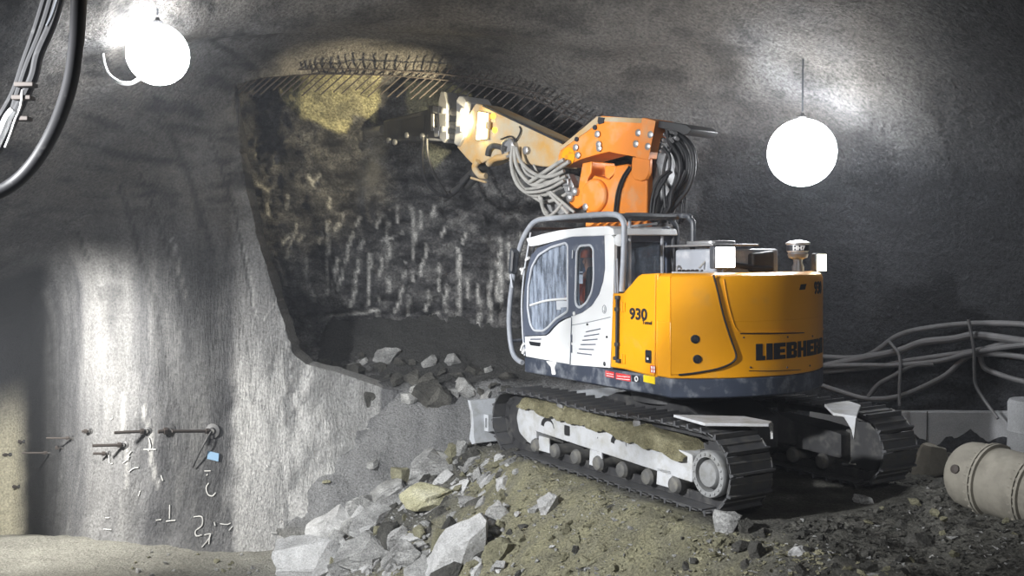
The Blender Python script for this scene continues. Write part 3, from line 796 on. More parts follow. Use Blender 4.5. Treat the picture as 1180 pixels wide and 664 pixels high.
for (u0, u1, v0) in ((699, 707, 430), (699, 707, 432.5), (711, 726, 433), (711, 726, 436)):
    b.prism(side([(u0, v0), (u1, v0+1.5), (u1, v0+2.1), (u0, v0+.6)], 1.206), 1.206, 1.209, 1)
b.build('sticker_lines', M['sticker_white'], sk, smooth=0)
b = MB(); b.prism(rounded(side([(629, 416), (642, 417), (639, 424), (641, 432), (636, 432), (635, 423)], 1.2), .03), 1.2, 1.204, 1); b.build('paint_scuff', M['sticker_white'], sk, smooth=0)

# counterweight: outer tail wall, side panels, recess and lettering
b = MB()
lower = tail_outline()
b.prism(lower, 1.337, 1.98, 2)
cw = b.build('counterweight', M['yellow'], EX, SWING, bevel=.012)
b = MB()
def tail_sheet(b, d0, d1, z0, z1, r0, r1, n=24, zf=None):
    """curved plate following the tail between two bearings and heights"""
    vs = []
    for k in range(n+1):
        a = d0+(d1-d0)*k/n
        lo, hi = (z0, z1) if zf is None else zf(a)
        vs.append([b.bm.verts.new(tail_pt(a, rr)+V((0, 0, z))) for rr, z in ((r0, lo), (r1, lo), (r1, hi), (r0, hi))])
    for p, q in zip(vs, vs[1:]):
        for k in range(4): b.bm.faces.new((p[k], p[(k+1) % 4], q[(k+1) % 4], q[k]))
    b.bm.faces.new(vs[0]); b.bm.faces.new(vs[-1][::-1])
# upper part of the tail with a rounded shoulder
prof = [(0, 1.975), (0, 2.44), (.02, 2.485), (.06, 2.51), (.12, 2.52)]
rings = []
for ins, z in prof: rings.append([b.bm.verts.new((x, y, z)) for x, y in tail_outline(ins=ins, n=60)])
for p, q in zip(rings, rings[1:]):
    for k in range(len(p)-1): b.bm.faces.new((p[k], p[k+1], q[k+1], q[k]))
    b.bm.faces.new((p[-1], p[0], q[0], q[-1]))
b.bm.faces.new(rings[-1])
b.build('engine_hood', M['yellow'], EX, SWING, smooth=30)
hood = bpy.data.objects['engine_hood']
# left swing-out side panel
def cyl_to(u, v, r=R_T):
    """where the sight line meets the tail cylinder: bearing and height"""
    mi = frame(SWING).inverted(); o = mi @ CAM_O; d = mi.to_3x3() @ ray(u, v)
    A = d.x*d.x+d.y*d.y; B = 2*(o.x*d.x+o.y*d.y); C = o.x*o.x+o.y*o.y-r*r
    D = B*B-4*A*C
    if D < 0: D = 0
    t = (-B-math.sqrt(D))/(2*A); p = o+d*t
    a = math.degrees(math.atan2(p.y, p.x)); return (a if a > 0 else a+360), p.z
pan = [(822, 317), (827, 336), (833, 362), (841, 388), (848, 409), (845.5, 416), (838, 421), (825, 425.5), (800, 430), (782, 432)]
pp = [cyl_to(u, v, R_T+.015) for u, v in pan]
b = MB()
strip = []
top_z, bot = 2.47, None
N = 26
a0, a1 = 136.5, max(a for a, z in pp)
edge_hi = pp[:5]; edge_lo = pp[4:]
def zrange(a):
    lo = None; hi = 2.478
    for (a1_, z1_), (a2_, z2_) in zip(edge_lo, edge_lo[1:]):
        if min(a1_, a2_)-1e-6 <= a <= max(a1_, a2_)+1e-6 and abs(a1_-a2_) > 1e-6: lo = z1_+(z2_-z1_)*(a-a1_)/(a2_-a1_)
    if lo is None: lo = edge_lo[-1][1] if a < edge_lo[-1][0] else edge_lo[0][1]
    for (a1_, z1_), (a2_, z2_) in zip(edge_hi, edge_hi[1:]):
        if min(a1_, a2_)-1e-6 <= a <= max(a1_, a2_)+1e-6 and abs(a1_-a2_) > 1e-6: hi = z1_+(z2_-z1_)*(a-a1_)/(a2_-a1_)
    return lo, max(hi, lo+.01)
tail_sheet(b, 136.2, a1-.05, 0, 0, R_T-.01, R_T+.018, 40, zrange)
cp = b.build('side_panel', M['yellow'], EX, SWING, smooth=30, bevel=.006)
b = MB(); ring = [tail_pt(a, R_T+.022)+V((0, 0, z)) for a, z in [(x[0], x[1]) for x in pp]]
b.tube(ring, .011, 6, sub=4); b.build('panel_seam', M['letter'], cp)
for u, v in ((801, 391), (803.5, 414)):
    a, z = cyl_to(u, v, R_T+.02); c = tail_pt(a, R_T+.016)+V((0, 0, z)); n_ = tail_pt(a, 1)
    b = MB(); b.lathe([(.05, 0), (.05, .012), (.036, .016), (.03, .008), (.01, .010)], c, n_, 20); b.build('rubber_plug', M['letter'], cp)
# seams of the hood and of the lower cover
def on_tail(px, r=R_T+.004): return [tail_pt(a, r)+V((0, 0, z)) for a, z in (cyl_to(u, v, r) for u, v in px)]
def tail_line(name, px, w, m, par, sub=6):
    b = MB(); b.tube(on_tail(px), w, 5, sub=sub); return b.build(name, m, par)
hood_seam = tail_line('recess_edge', [(834, 322), (838, 345), (844, 368), (848, 378), (855, 382.5), (880, 383), (915, 382), (949, 379)], .008, M['yellow'], hood)
tail_line('cover_seam', [(853, 384.6), (875, 384.8), (900, 384.4), (925, 383.6), (949, 382)], .006, M['letter'], cw)
tail_line('cover_seam', [(863, 427.5), (890, 427.6), (920, 426.4), (947, 424)], .004, M['letter'], cw)
for u, v in ((857, 389), (907.5, 388.5), (936, 387.5), (865, 423.5), (907, 423.5), (933, 421.5)):
    a, z = cyl_to(u, v); b = MB(); b.lathe([(.012, 0), (.010, .008)], tail_pt(a, R_T)+V((0, 0, z)), tail_pt(a, 1), 8); b.build('cover_bolt', M['darksteel'], cw)
# block lettering on the tail: drawn flat as polygons, then laid round the curve
def rects(ch):
    S = .30
    D = {'L': [(0, 0, .47, 1), (0, 0, .66, .26)], 'I': [(0, 0, .47, 1)],
         'E': [(0, 0, .50, 1), (0, 0, .98, .25), (0, .39, .92, .61), (0, .75, .98, 1)],
         'B': [(0, 0, .46, 1), (0, 0, .85, .22), (0, .42, .85, .58), (0, .78, .85, 1), (.66, .06, 1.0, .46), (.66, .54, .98, .94)],
         'H': [(0, 0, .37, 1), (.62, 0, .99, 1), (0, .40, .98, .60)],
         'R': [(0, 0, .46, 1), (0, .78, .85, 1), (0, .40, .85, .56), (.66, .48, .98, .94), (.62, 0, 1.03, .44)]}
    W_ = {'L': .67, 'I': .47, 'E': .98, 'B': 1.0, 'H': .99, 'R': 1.03}
    return D[ch], W_[ch]
def tail_word(word, a_start, z0, h, wscale, gap):
    b = MB(); arc = 0.
    for ch in word:
        R_, w = rects(ch)
        for (x0, y0, x1, y1) in R_:
            d0 = a_start+math.degrees((arc+x0*h*wscale)/R_T); d1 = a_start+math.degrees((arc+x1*h*wscale)/R_T)
            tail_sheet(b, d0, d1, z0+y0*h, z0+y1*h, R_T-.002, R_T+.005, 3)
        arc += (w*wscale+gap)*h
    return b, arc
aL, zL0 = cyl_to(871, 415.5); _, zL1 = cyl_to(871, 396.5)
hL = zL1-zL0
span = math.radians(2*(181.5-aL))*R_T
word = 'LIEBHERR'; wsum = sum(rects(c)[1] for c in word); gap = .085
ws = 1.
b, arc = tail_word(word, aL, zL0, hL, ws, gap); b.build('lettering', M['letter'], cw, smooth=0)
def bend_text(s, size, bold, u, v, par, sx=1., center=False):
    a, z = cyl_to(u, v); me = text_mesh(s, size, bold, .003, sx)
    for vv in me.vertices:
        q = tail_pt(a+math.degrees(vv.co.x/R_T), R_T+.004+vv.co.z); vv.co = V((q.x, q.y, z+vv.co.y))
    return put_mesh('lettering', me, M['letter'], par)
bend_text('930', .20, .006, 938, 338.5, hood, 1.05)
bend_text('Tunnel', .055, .001, 950.5, 345, hood)
b = MB(); q = [cyl_to(u, v) for u, v in ((921, 334.2), (922.7, 327.8), (929, 327.2), (927.4, 333.7))]
fv = [[b.bm.verts.new(tail_pt(a, R_T+d)+V((0, 0, z))) for a, z in q] for d in (-.002, .005)]
b.bm.faces.new(fv[0]); b.bm.faces.new(fv[1][::-1])
for k in range(4): b.bm.faces.new((fv[0][k], fv[0][(k+1) % 4], fv[1][(k+1) % 4], fv[1][k]))
b.build('hood_mark', M['letter'], hood, smooth=0)

# right-hand body block (seldom seen) and deck behind the cab
b = MB(); b.prism([(1.5, 1.337), (1.5, 1.95), (.9, 2.25), (-1.0, 2.40), (-1.0, 1.337)], -1.24, -.62, 1); b.build('right_tank', M['yellow'], EX, SWING, bevel=.02)
b = MB(); b.box((-.55, .0, 1.6), (.9, 1.2, .52)); b.box((-.45, .35, 2.0), (.7, .5, .35)); b.build('engine_bulkhead', M['darksteel'], EX, SWING, bevel=.02)

# yellow side locker between cab and tail
dp = [(705.5, 338), (717, 338), (720, 336), (728, 327), (735, 318.5), (739, 316), (758.6, 315), (757, 435.5), (718, 425.5), (703.5, 423.5)]
b = MB(); b.prism(side(dp, 1.2), .62, 1.2, 1); lk = b.build('side_locker', M['yellow'], EX, SWING, bevel=.015)
b = MB(); b.prism(rounded(side([(719.5, 337.5), (728, 328.5), (735, 320), (739, 317.5), (756.5, 316.5), (755.3, 433.5), (719, 424)], 1.2), .02), 1.198, 1.214, 1)
door = b.build('locker_door', M['yellow'], EX, SWING, bevel=.006)
for v0 in (354, 414):
    b = MB(); p0 = on(719, v0, 1, 1.215); b.box((p0.x, 1.214, p0.z), (.06, .02, .11)); b.lathe([(.012, -.06), (.012, .06)], (p0.x+.02, 1.226, p0.z), (0, 0, 1), 8); b.build('hinge', M['yellow'], door)
b = MB(); p0 = on(747.3, 411, 1, 1.216); b.prism(rounded([(p0.x-.055, p0.z-.075), (p0.x+.055, p0.z-.075), (p0.x+.055, p0.z+.075), (p0.x-.055, p0.z+.075)], .02), 1.21, 1.222, 1); b.lathe([(.03, 0), (.025, .02)], (p0.x, 1.22, p0.z-.01), (0, 1, 0), 12); b.build('door_latch', M['letter'], door)
p0 = on(747.3, 413, 1, 1.23); b = MB(); b.box((p0.x, 1.242, p0.z-.005), (.03, .008, .025)); b.build('latch_key', M['sticker_white'], door)
b = MB(); b.prism(side([(749.5, 421), (755, 421.5), (755, 430.5), (749.5, 429.5)], 1.214), 1.213, 1.217, 1); sr = b.build('service_sticker', M['red'], door, smooth=0)
b = MB()
for (u0, v0) in ((750.3, 422), (753, 422.3), (750.3, 426), (753, 426.4)): b.prism(side([(u0, v0), (u0+1.7, v0+.2), (u0+1.7, v0+3.2), (u0, v0+3)], 1.217), 1.217, 1.219, 1)
b.build('service_sticker_symbol', M['sticker_white'], door, smooth=0)
def flat_text(s, size, bold, u, v, par, y, sx=1.):
    p0 = on(u, v, 1, y); me = text_mesh(s, size, bold, .003, sx)
    for vv in me.vertices: vv.co = V((p0.x-vv.co.x, y+vv.co.z, p0.z+vv.co.y))
    return put_mesh('lettering', me, M['letter'], par)
flat_text('930', .185, .006, 725.5, 367.5, door, 1.216, 1.22)
flat_text('Tunnel', .062, .0015, 740.2, 373.5, door, 1.216, 1.05)
# gas strut with its black rod on the narrow strip
b = MB(); a_ = on(711.5, 343, 1, 1.225); c_ = on(710.8, 414, 1, 1.225); b.tube([a_, c_], .022, 8, smooth=False); st_ = b.build('support_rod', M['letter'], lk)
for u, v in ((711.7, 343), (711, 356.5), (711, 397), (709.5, 413), (712.5, 416)):
    p0 = on(u, v, 1, 1.22); b = MB(); b.box((p0.x, p0.y, p0.z), (.07, .04, .045)); b.build('rod_clip', M['darksteel'], lk, bevel=.006)
b = MB()
for du in (0, 2.6): b.tube([on(712-du, 338, 1, 1.2), on(711.5-du, 318, 1, 1.19), on(711-du, 298, 1, 1.18)], .012, 6)
b.build('hand_rail', M['tube'], lk)
# ------------------------------------------------------------------ cab
YC = 1.2; YI = .22
P = lambda px: side(px, YC)
roof_low = [(610, 283), (645, 275.5), (660, 272), (697, 270.5), (707.5, 271)]
shell = P([(657, 420.5), (660, 272), (697, 270.5), (704, 270.5), (708, 275), (707, 330), (705, 380), (703, 424)])
sur = P([(605, 387), (603.5, 368), (604, 345), (607.5, 315), (613, 295), (620, 286), (640, 278.5), (660, 273), (696.5, 271.5), (697.3, 310), (695, 325), (690.5, 339), (682, 352.5), (671, 360.5), (660.5, 364), (651, 367), (644, 371), (637, 378), (633, 383), (629, 386)])
win1 = rounded(P([(621.5, 294), (636, 285), (652.5, 280), (655.3, 283), (655.3, 358.5), (652, 361), (641, 368), (633, 377), (627, 381.5), (616, 381), (612, 374), (609, 355), (609.5, 330), (613.5, 308)]), .05, 3)
win2 = rounded(P([(665.5, 290), (669, 283.5), (681.5, 282.5), (684.8, 287), (685.3, 322), (683, 337), (677, 349), (669, 355), (665, 352), (664, 345)]), .06, 3)
# white rear quarter with the window hole; the dark surround sits a little proud of it
b = MB(); b.prism(shell, YC-.045, YC, 1, holes=[win2]); cab = b.build('cab', M['white'], EX, SWING, smooth=30)
b = MB(); b.prism(sur, YC-.03, YC+.012, 1, holes=[win1, win2]); b.build('window_surround', M['frame'], cab, smooth=30)
for nm, w, m in (('door_window', win1, M['glass_door']), ('quarter_window', win2, M['glass_rear'])):
    b = MB(); b.prism(w, YC-.012, YC-.006, 1); g = b.build(nm, m, cab, smooth=0)
    b = MB(); b.loop_tube([(x, YC+.012, z) for x, z in w], .017, 6); b.build('window_gasket', M['gasket'], cab)
# door skin below the glass
dr = P([(605.2, 388), (629.5, 387), (634, 384), (638, 379), (645, 372), (652, 368), (659, 365.5), (656.8, 420), (606.5, 411)])
b = MB(); b.prism(dr, YC-.04, YC+.008, 1); dd = b.build('cab_door', M['white'], EX, SWING, bevel=.006)
b = MB(); b.prism(rounded(P([(610.5, 393.2), (624, 395), (623, 399.3), (612.5, 398)]), .02), YC+.006, YC+.022, 1); b.build('door_handle', M['letter'], dd, bevel=.004)
b = MB(); b.prism(P([(612, 390.4), (624.5, 390.2), (624.3, 391.6), (612, 391.8)]), YC+.006, YC+.012, 1); b.build('handle_slot', M['frame'], dd, smooth=0)
b = MB(); b.lathe([(.018, 0), (.018, .01), (.01, .012)], on(642.5, 372.6, 1, YC+.01), (0, 1, 0), 10); b.build('door_lock', M['frame'], dd)
b = MB(); b.tube([on(658.6, 366, 1, YC+.01), on(656.8, 420, 1, YC+.01)], .006, 5, smooth=False); b.build('door_gap', M['frame'], dd)
for v0 in (390, 402):
    b = MB(); p0 = on(658.3, v0, 1, YC+.012); b.lathe([(.012, -.05), (.012, .05)], p0, (0, 0, 1), 8); b.build('door_hinge', M['frame'], dd)
b = MB(); b.tube([on(660, 288, 1, YC+.03), on(659.6, 298, 1, YC+.03)], .010, 6, smooth=False); b.build('grab_handle', M['gasket'], dd)
b = MB(); b.lathe([(.028, 0), (.026, .012), (.01, .015)], on(661.8, 361.5, 1, YC+.012), (0, 1, 0), 12); b.build('door_button', M['sticker_white'], dd)
# lower rear panel: seam, six slots, emblem ring
b = MB(); b.tube([on(658.5, 375, 1, YC+.001), on(680, 371, 1, YC+.001), on(703.5, 365.5, 1, YC+.001)], .004, 5); b.build('panel_seam', M['frame'], cab)
for q in ([(675.5, 382.5), (692, 379)], [(673.5, 387.5), (690.5, 385)], [(671.5, 392.3), (688.5, 391)], [(669.5, 397.2), (686.5, 397)], [(667.5, 402.2), (684.5, 403)], [(665.5, 407), (682, 409)]):
    b = MB(); b.tube([on(u, v, 1, YC+.001) for u, v in q], .008, 6, smooth=False); b.build('vent_slot', M['frame'], cab)
b = MB(); p0 = on(696.3, 356.5, 1, YC+.002); b.loop_tube([(p0.x+.04*math.cos(a*PI/8), p0.y, p0.z+.05*math.sin(a*PI/8)) for a in range(16)], .004, 4)
b.tube([(p0.x-.012, p0.y, p0.z-.035), (p0.x-.012, p0.y, p0.z+.03)], .004, 4, smooth=False); b.tube([(p0.x+.015, p0.y, p0.z-.02), (p0.x-.012, p0.y, p0.z-.035)], .004, 4, smooth=False)
b.build('emblem', M['frame'], cab)
for u, v in ((677, 374), (699.5, 388.5), (696.5, 419.5)):
    b = MB(); b.lathe([(.016 if v < 400 else .03, 0), (.012, .012)], on(u, v, 1, YC), (0, 1, 0), 10); b.build('panel_stud', M['letter'], cab)
# roof, posts, rear wall, right side
b = MB(); b.prism(rounded(P([(607, 275), (625, 270), (645, 265.5), (675, 262), (700, 260.5), (707, 263.5), (708.5, 271), (697, 271), (660, 272.8), (640, 278), (620, 283), (610.5, 284)]), .02), YI, YC+.01, 1)
b.build('cab_roof', M['white'], EX, SWING, bevel=.02)
zr = 3.0
def bar(m, name, pts, w): b_ = MB(); b_.tube(pts, w, 8, smooth=False); return b_.build(name, m, cab)
b = MB()                                         # back wall with its window
b.prism([(YI, 1.34), (YC-.02, 1.34), (YC-.02, 3.02), (YI, 3.02)], -.10, -.05, 0, holes=[[(YI+.10, 2.15), (YC-.16, 2.15), (YC-.16, 2.90), (YI+.10, 2.90)]]); b.build('rear_wall', M['frame'], cab, bevel=.01)
b = MB(); b.box((-.075, .70, 2.52), (.008, .78, .78)); b.build('rear_window', M['glass_back'], cab, smooth=0)
rs = [(x, z) for x, z in P([(606, 411), (604, 345), (613, 284), (700, 268), (703, 424)])]
b = MB(); b.prism(rs, YI-.03, YI+.02, 1, holes=[[(.15, 2.0), (.15, 2.88), (1.62, 2.78), (1.82, 2.0)]]); b.build('right_wall', M['frame'], cab)
b = MB(); b.prism([(.15, 2.0), (.15, 2.88), (1.62, 2.78), (1.82, 2.0)], YI-.01, YI, 1); b.build('right_window', M['glass_back'], cab, smooth=0)
b = MB(); b.box((.95, .71, 1.36), (2.0, .96, .05)); b.build('cab_floor', M['black'], cab)
fz = P([(605.5, 409), (603.8, 386), (604, 345), (608, 313), (613.5, 293)])
for yy in (YI+.02, YC-.03):
    b = MB(); b.tube([(x, yy, z) for x, z in fz], .035, 8); b.build('front_post', M['frame'], cab)
b = MB()
pr = [(x-.01, z) for x, z in fz]
v_ = [[b.bm.verts.new((x, yy, z)) for yy in (YI+.03, YC-.04)] for x, z in pr]
for p_, q_ in zip(v_, v_[1:]): b.bm.faces.new((p_[0], p_[1], q_[1], q_[0]))
o = b.build('windscreen', M['glass_back'], cab); sm = o.modifiers.new('thickness', 'SOLIDIFY'); sm.thickness = .006
# white deflector arm across the door window and papers behind the glass
b = MB(); b.tube([on(611, 352, 1, YC+.004), on(630, 346.5, 1, YC+.004), on(654, 344.5, 1, YC+.004)], .016, 6); b.build('window_rail', M['sticker_white'], cab)
b = MB(); b.prism(side([(641, 347), (653, 347), (653, 354), (646, 354.5), (646, 357), (641.5, 357)], YC), YC-.005, YC+.001, 1); b.build('notice', M['gasket'], cab, smooth=0)
b = MB(); b.prism(side([(665.5, 313), (671.5, 313), (671.5, 327), (665.5, 327)], YC-.03), YC-.034, YC-.03, 1); nt_ = b.build('notice', M['sticker_white'], cab, smooth=0)
b = MB(); b.prism(side([(667, 314.5), (670.8, 314.5), (670.8, 316.5), (667, 316.5)], YC-.02), YC-.03, YC-.027, 1); b.build('notice_print', M['letter'], cab, smooth=0)
# seat and console
b = MB(); b.prism(rounded([(.80, 1.76), (1.34, 1.80), (1.34, 1.90), (.92, 1.90), (.82, 2.60), (.70, 2.60), (.74, 1.9)], .05), .47, .93, 1); b.box((1.04, .70, 1.57), (.4, .4, .38)); b.box((.75, .70, 2.68), (.09, .28, .18)); b.build('seat', M['seat'], cab, bevel=.03)
for yy in (.43, 1.01):
    b = MB(); b.box((1.26, yy, 1.98), (.5, .10, .12)); b.tube([(1.46, yy, 2.02), (1.48, yy, 2.16)], .016, 8, smooth=False); b.lathe([(.02, 0), (.03, .05), (.028, .11), (.012, .13)], (1.48, yy, 2.15), (0, 0, 1), 12); b.build('joystick_console', M['black'], cab, bevel=.015)
# rear corner lamp of the cab
b = MB(); p0 = on(713.5, 277.5, 1, YC-.02); b.lathe([(.03, -.06), (.065, -.03), (.075, .05), (.05, .06)], p0, (-.9, .4, .1), 16); b.build('cab_lamp', M['white'], cab)
b = MB(); b.tube([on(707, 276, 1, YC-.02), p0], .014, 6, smooth=False); b.build('lamp_bracket', M['darktube'], cab)

# ------------------------------------------------------------------ guard frame of bent tubes
def gp(px, y): return [on(u, v, 1, y) for u, v in px]
def gx(px, x): return [on(u, v, 0, x) for u, v in px]
b = MB(); b.tube(gp([(602, 418), (596, 414.5), (591, 407), (588, 393), (586.5, 372), (587.5, 350), (590, 330), (594, 305), (598, 289), (603.5, 273), (612, 259.5), (619, 254.3), (628, 252.3), (660, 249.5), (692, 247.2), (704, 247), (711, 248), (716, 251.5), (719, 258.5), (719.3, 270), (718.5, 300), (716.5, 336)], 1.24), .036, 12, sub=5)
gd = b.build('cab_guard', M['tube'], EX, SWING)
b = MB(); b.tube([V((p.x, .17, p.z)) for p in gp([(602, 418), (591, 407), (586.5, 372), (590, 330), (598, 289), (612, 259.5), (628, 252.3), (704, 247), (716, 251.5), (719, 265), (716.5, 336)], 1.24)], .036, 10, sub=5); b.build('guard_tube', M['darktube'], gd)
b = MB(); b.tube(gx([(725.3, 336), (725.4, 300), (725.6, 250)], -.12), .022, 8, smooth=False); b.build('guard_post', M['tube'], gd)
b = MB(); b.tube(gx([(721, 248.3), (745, 248.3), (764, 250), (773, 253.5), (778.5, 261), (780, 275), (780.5, 312)], -.12), .034, 10); b.build('guard_tube', M['darktube'], gd)
b = MB(); b.tube(gx([(763, 318), (762.8, 290), (763.4, 267), (766, 262.5), (770.5, 263)], -.14), .022, 8); b.build('guard_post', M['tube'], gd)
b = MB(); b.tube(gx([(776, 316), (774.5, 290), (776, 270)], -.14), .016, 8); b.build('guard_post', M['darktube'], gd)
b = MB(); b.tube(gx([(725, 268.5), (719, 268.5)], -.1), .02, 8, smooth=False); b.tube(gx([(727, 261), (742, 259.5), (757, 257.5)], -.05), .016, 8); b.build('guard_clamp', M['white'], gd)
yy0, yy1 = .17, 1.24
front = gp([(588, 393), (586.5, 372), (590, 330), (598, 289), (608, 264)], 1.24)
b = MB()
for k in range(4):
    y_ = yy0+(yy1-yy0)*(k+1)/5; b.tube([V((p.x-.03, y_, p.z)) for p in front], .013, 6)
b.build('front_bars', M['darktube'], gd)
top0 = gp([(628, 252.3), (704, 247)], 1.24)
b = MB()
for k in range(12):
    t = k/11; p_ = top0[0].lerp(top0[1], t); b.box((p_.x, (yy0+yy1)/2, p_.z-.015), (.05, yy1-yy0, .035), Matrix.Rotation(.5, 4, 'Y'))
b.build('roof_bars', M['darktube'], gd, smooth=0)
b = MB(); b.tube([V((front[0].x, yy0, front[0].z)), V((front[0].x, yy1, front[0].z))], .028, 8, smooth=False); b.build('guard_crossbar', M['darktube'], gd)
b = MB(); b.tube([V((front[4].x, yy0, front[4].z)), V((front[4].x, yy1, front[4].z))], .028, 8, smooth=False); b.build('guard_crossbar', M['darktube'], gd)
b = MB(); b.tube(gp([(604.8, 410), (602.5, 385), (601.3, 350), (604, 315), (608, 290), (611.5, 268)], 1.2), .014, 6); b.build('wiper_rail', M['gasket'], gd)
b = MB(); b.tube(gp([(600.5, 404), (602, 399), (604, 396)], 1.22), .02, 6); b.tube(gp([(604.5, 403), (602.5, 407)], 1.22), .026, 6, smooth=False); b.build('guard_hinge', M['sticker_white'], gd)
for q in ([(601.5, 316), (603.5, 309)], [(606, 300), (609.5, 297)], [(600, 310), (603, 313)]):
    b = MB(); b.tube(gp(q, 1.22), .022, 6, smooth=False); b.build('guard_clamp', M['sticker_white'], gd)
# mirror on its arm
b = MB(); b.prism(rounded(side([(589.5, 285), (592.5, 289), (590.5, 316), (587, 315), (587.5, 300)], 1.34), .03), 1.26, 1.36, 1); mr_ = b.build('mirror', M['darktube'], EX, SWING, bevel=.015)
b = MB(); b.tube(gp([(588.5, 316), (589.5, 325), (590.5, 332)], 1.28), .02, 6); b.build('mirror_arm', M['tube'], mr_)
b = MB(); b.prism(rounded(side([(589.8, 288), (591.6, 291), (590, 313), (588.2, 312)], 1.36), .02), 1.358, 1.364, 1); b.build('mirror_glass', M['steel'], mr_, smooth=0)
# ------------------------------------------------------------------ boom, stick, breaker
BY = .10
def bo(u, v, y=BY): return on(u, v, 1, y, BOOM_YAW)
def bside(px, y=BY): return side(px, y, BOOM_YAW)
# column (boom foot) and the leaning link in front of it
b = MB()
col = bside([(674, 262), (675, 247), (677, 228), (681, 207), (684, 202), (702, 207), (706, 203), (710, 191), (722, 189), (729, 192), (729, 182), (745, 183), (746, 192), (745, 262)], .06)
b.prism(col, -.42, .06, 1); cm = b.build('boom_foot', M['orange'], EX, BOOM_YAW, bevel=.02)
b = MB(); b.prism(bside([(728.5, 181), (749, 183), (747.5, 200), (744, 207), (738, 209), (731, 207), (727, 200)], .10), .04, .10, 1); b.build('foot_flange', M['orange'], cm, bevel=.012)
b = MB(); b.prism(bside([(744, 186), (755, 182), (760, 205), (760, 230), (757, 262), (744, 262)], -.05), -.40, -.05, 1); b.build('foot_rear_plate', M['darksteel'], cm, bevel=.015)
b = MB(); b.lathe([(.22, -.5), (.24, -.47), (.24, .10), (.21, .13)], bo(690, 226, 0), (0, 1, 0), 30); b.build('pivot_drum', M['orange'], cm, bevel=.01)
for k, du in enumerate((0, 3)):
    b = MB(); b.tube([bo(725.5+du, 192, .075), bo(717+du, 205, .085), bo(711.5+du, 220, .085), bo(709+du, 236, .085), bo(707.5+du, 252, .08)], .017, 7); b.build('hose', M['rubber'], cm)
b = MB(); b.prism(bside([(671, 188), (682, 186), (681, 199), (677, 206), (675, 222), (672, 236), (664, 241), (657, 239), (654, 230), (661, 228), (666, 218), (668, 205)], .10), -.38, .10, 1); lk2 = b.build('tilt_link', M['orange'], EX, BOOM_YAW, bevel=.015)
for u, v in ((659, 228), (664.5, 221)):
    b = MB(); b.lathe([(.062, 0), (.062, .05), (.045, .07), (.02, .08)], bo(u, v, .10), (0, 1, 0), 18); b.build('link_pin', M['steel'], lk2)
b = MB(); b.lathe([(.05, 0), (.05, .04), (.03, .05)], bo(676.5, 238.5, .10), (0, 1, 0), 16); b.build('link_pin', M['steel'], cm)
b = MB(); b.prism(bside([(645, 203), (655, 200), (661, 214), (660, 226), (652, 224), (648, 214)], .12), .0, .12, 1); b.box(bo(653, 210, .14), (.12, .06, .10)); b.box(bo(656, 218, .14), (.07, .07, .07)); b.build('valve_block', M['steel'], lk2, bevel=.01)
b = MB(); b.prism(bside([(697, 191), (710, 191), (708, 200), (701, 207), (697, 203)], .0), -.3, .0, 1); b.build('link_lug', M['orange'], cm, bevel=.01)
# boom head box
head = bside([(690, 135), (693, 133.5), (741, 137), (742, 135.5), (757, 139.6), (752.5, 162), (748.5, 183), (733, 181), (710, 177), (702, 175), (690, 177.5), (668, 184), (650, 192.2), (646, 191.5), (643, 187), (643.3, 180), (646, 172)])
b = MB(); b.prism(head, -.42, BY, 1); bm_ = b.build('boom', M['orange'], EX, BOOM_YAW, bevel=.018)
b = MB(); b.prism(bside([(741.5, 135.8), (757.3, 139.4), (748.7, 184.5), (734, 182)], BY), BY-.005, BY+.03, 1); b.build('boom_end_plate', M['orange'], bm_, bevel=.006)
b = MB(); b.prism(bside([(688.5, 134.5), (741, 136.6), (741, 142), (693, 140), (650, 171), (646, 174), (645.5, 170)], BY), BY, BY+.012, 1); b.build('boom_top_strip', M['stick'], bm_, smooth=0)
b = MB(); b.prism(bside([(690.5, 135), (698, 136), (696, 142), (691, 143.5), (689.5, 140)], BY), BY, BY+.02, 1); b.build('lifting_eye', M['letter'], bm_, smooth=0)
for u, v in ((689, 154.7), (690.5, 166.5), (691, 171), (736.3, 153.2), (733.5, 166), (750.5, 155.3), (747.5, 169), (664, 170), (666.5, 179)):
    b = MB(); b.lathe([(.048, 0), (.048, .022), (.030, .03), (.012, .032)], bo(u, v, BY+.01), (0, 1, 0), 16); b.build('boom_bolt', M['steel'], bm_)
b = MB(); b.lathe([(.13, 0), (.13, .015)], bo(655.5, 180.5, BY), (0, 1, 0), 24); b.build('joint_cap', M['yellow'], bm_)
for u, v in ((665, 160.5), (686, 147)):
    b = MB(); b.lathe([(.035, 0), (.035, .02)], bo(u, v, BY+.006), (0, 1, 0), 12); b.build('edge_hole', M['letter'], bm_)
b = MB(); b.prism(bside([(657, 174.5), (661, 177), (656, 178)], BY), BY+.014, BY+.02, 1); b.prism(bside([(652, 180), (655, 178.6), (655, 182), (652, 183)], BY), BY+.014, BY+.02, 1); b.build('caution_mark', M['orange'], bm_, smooth=0)
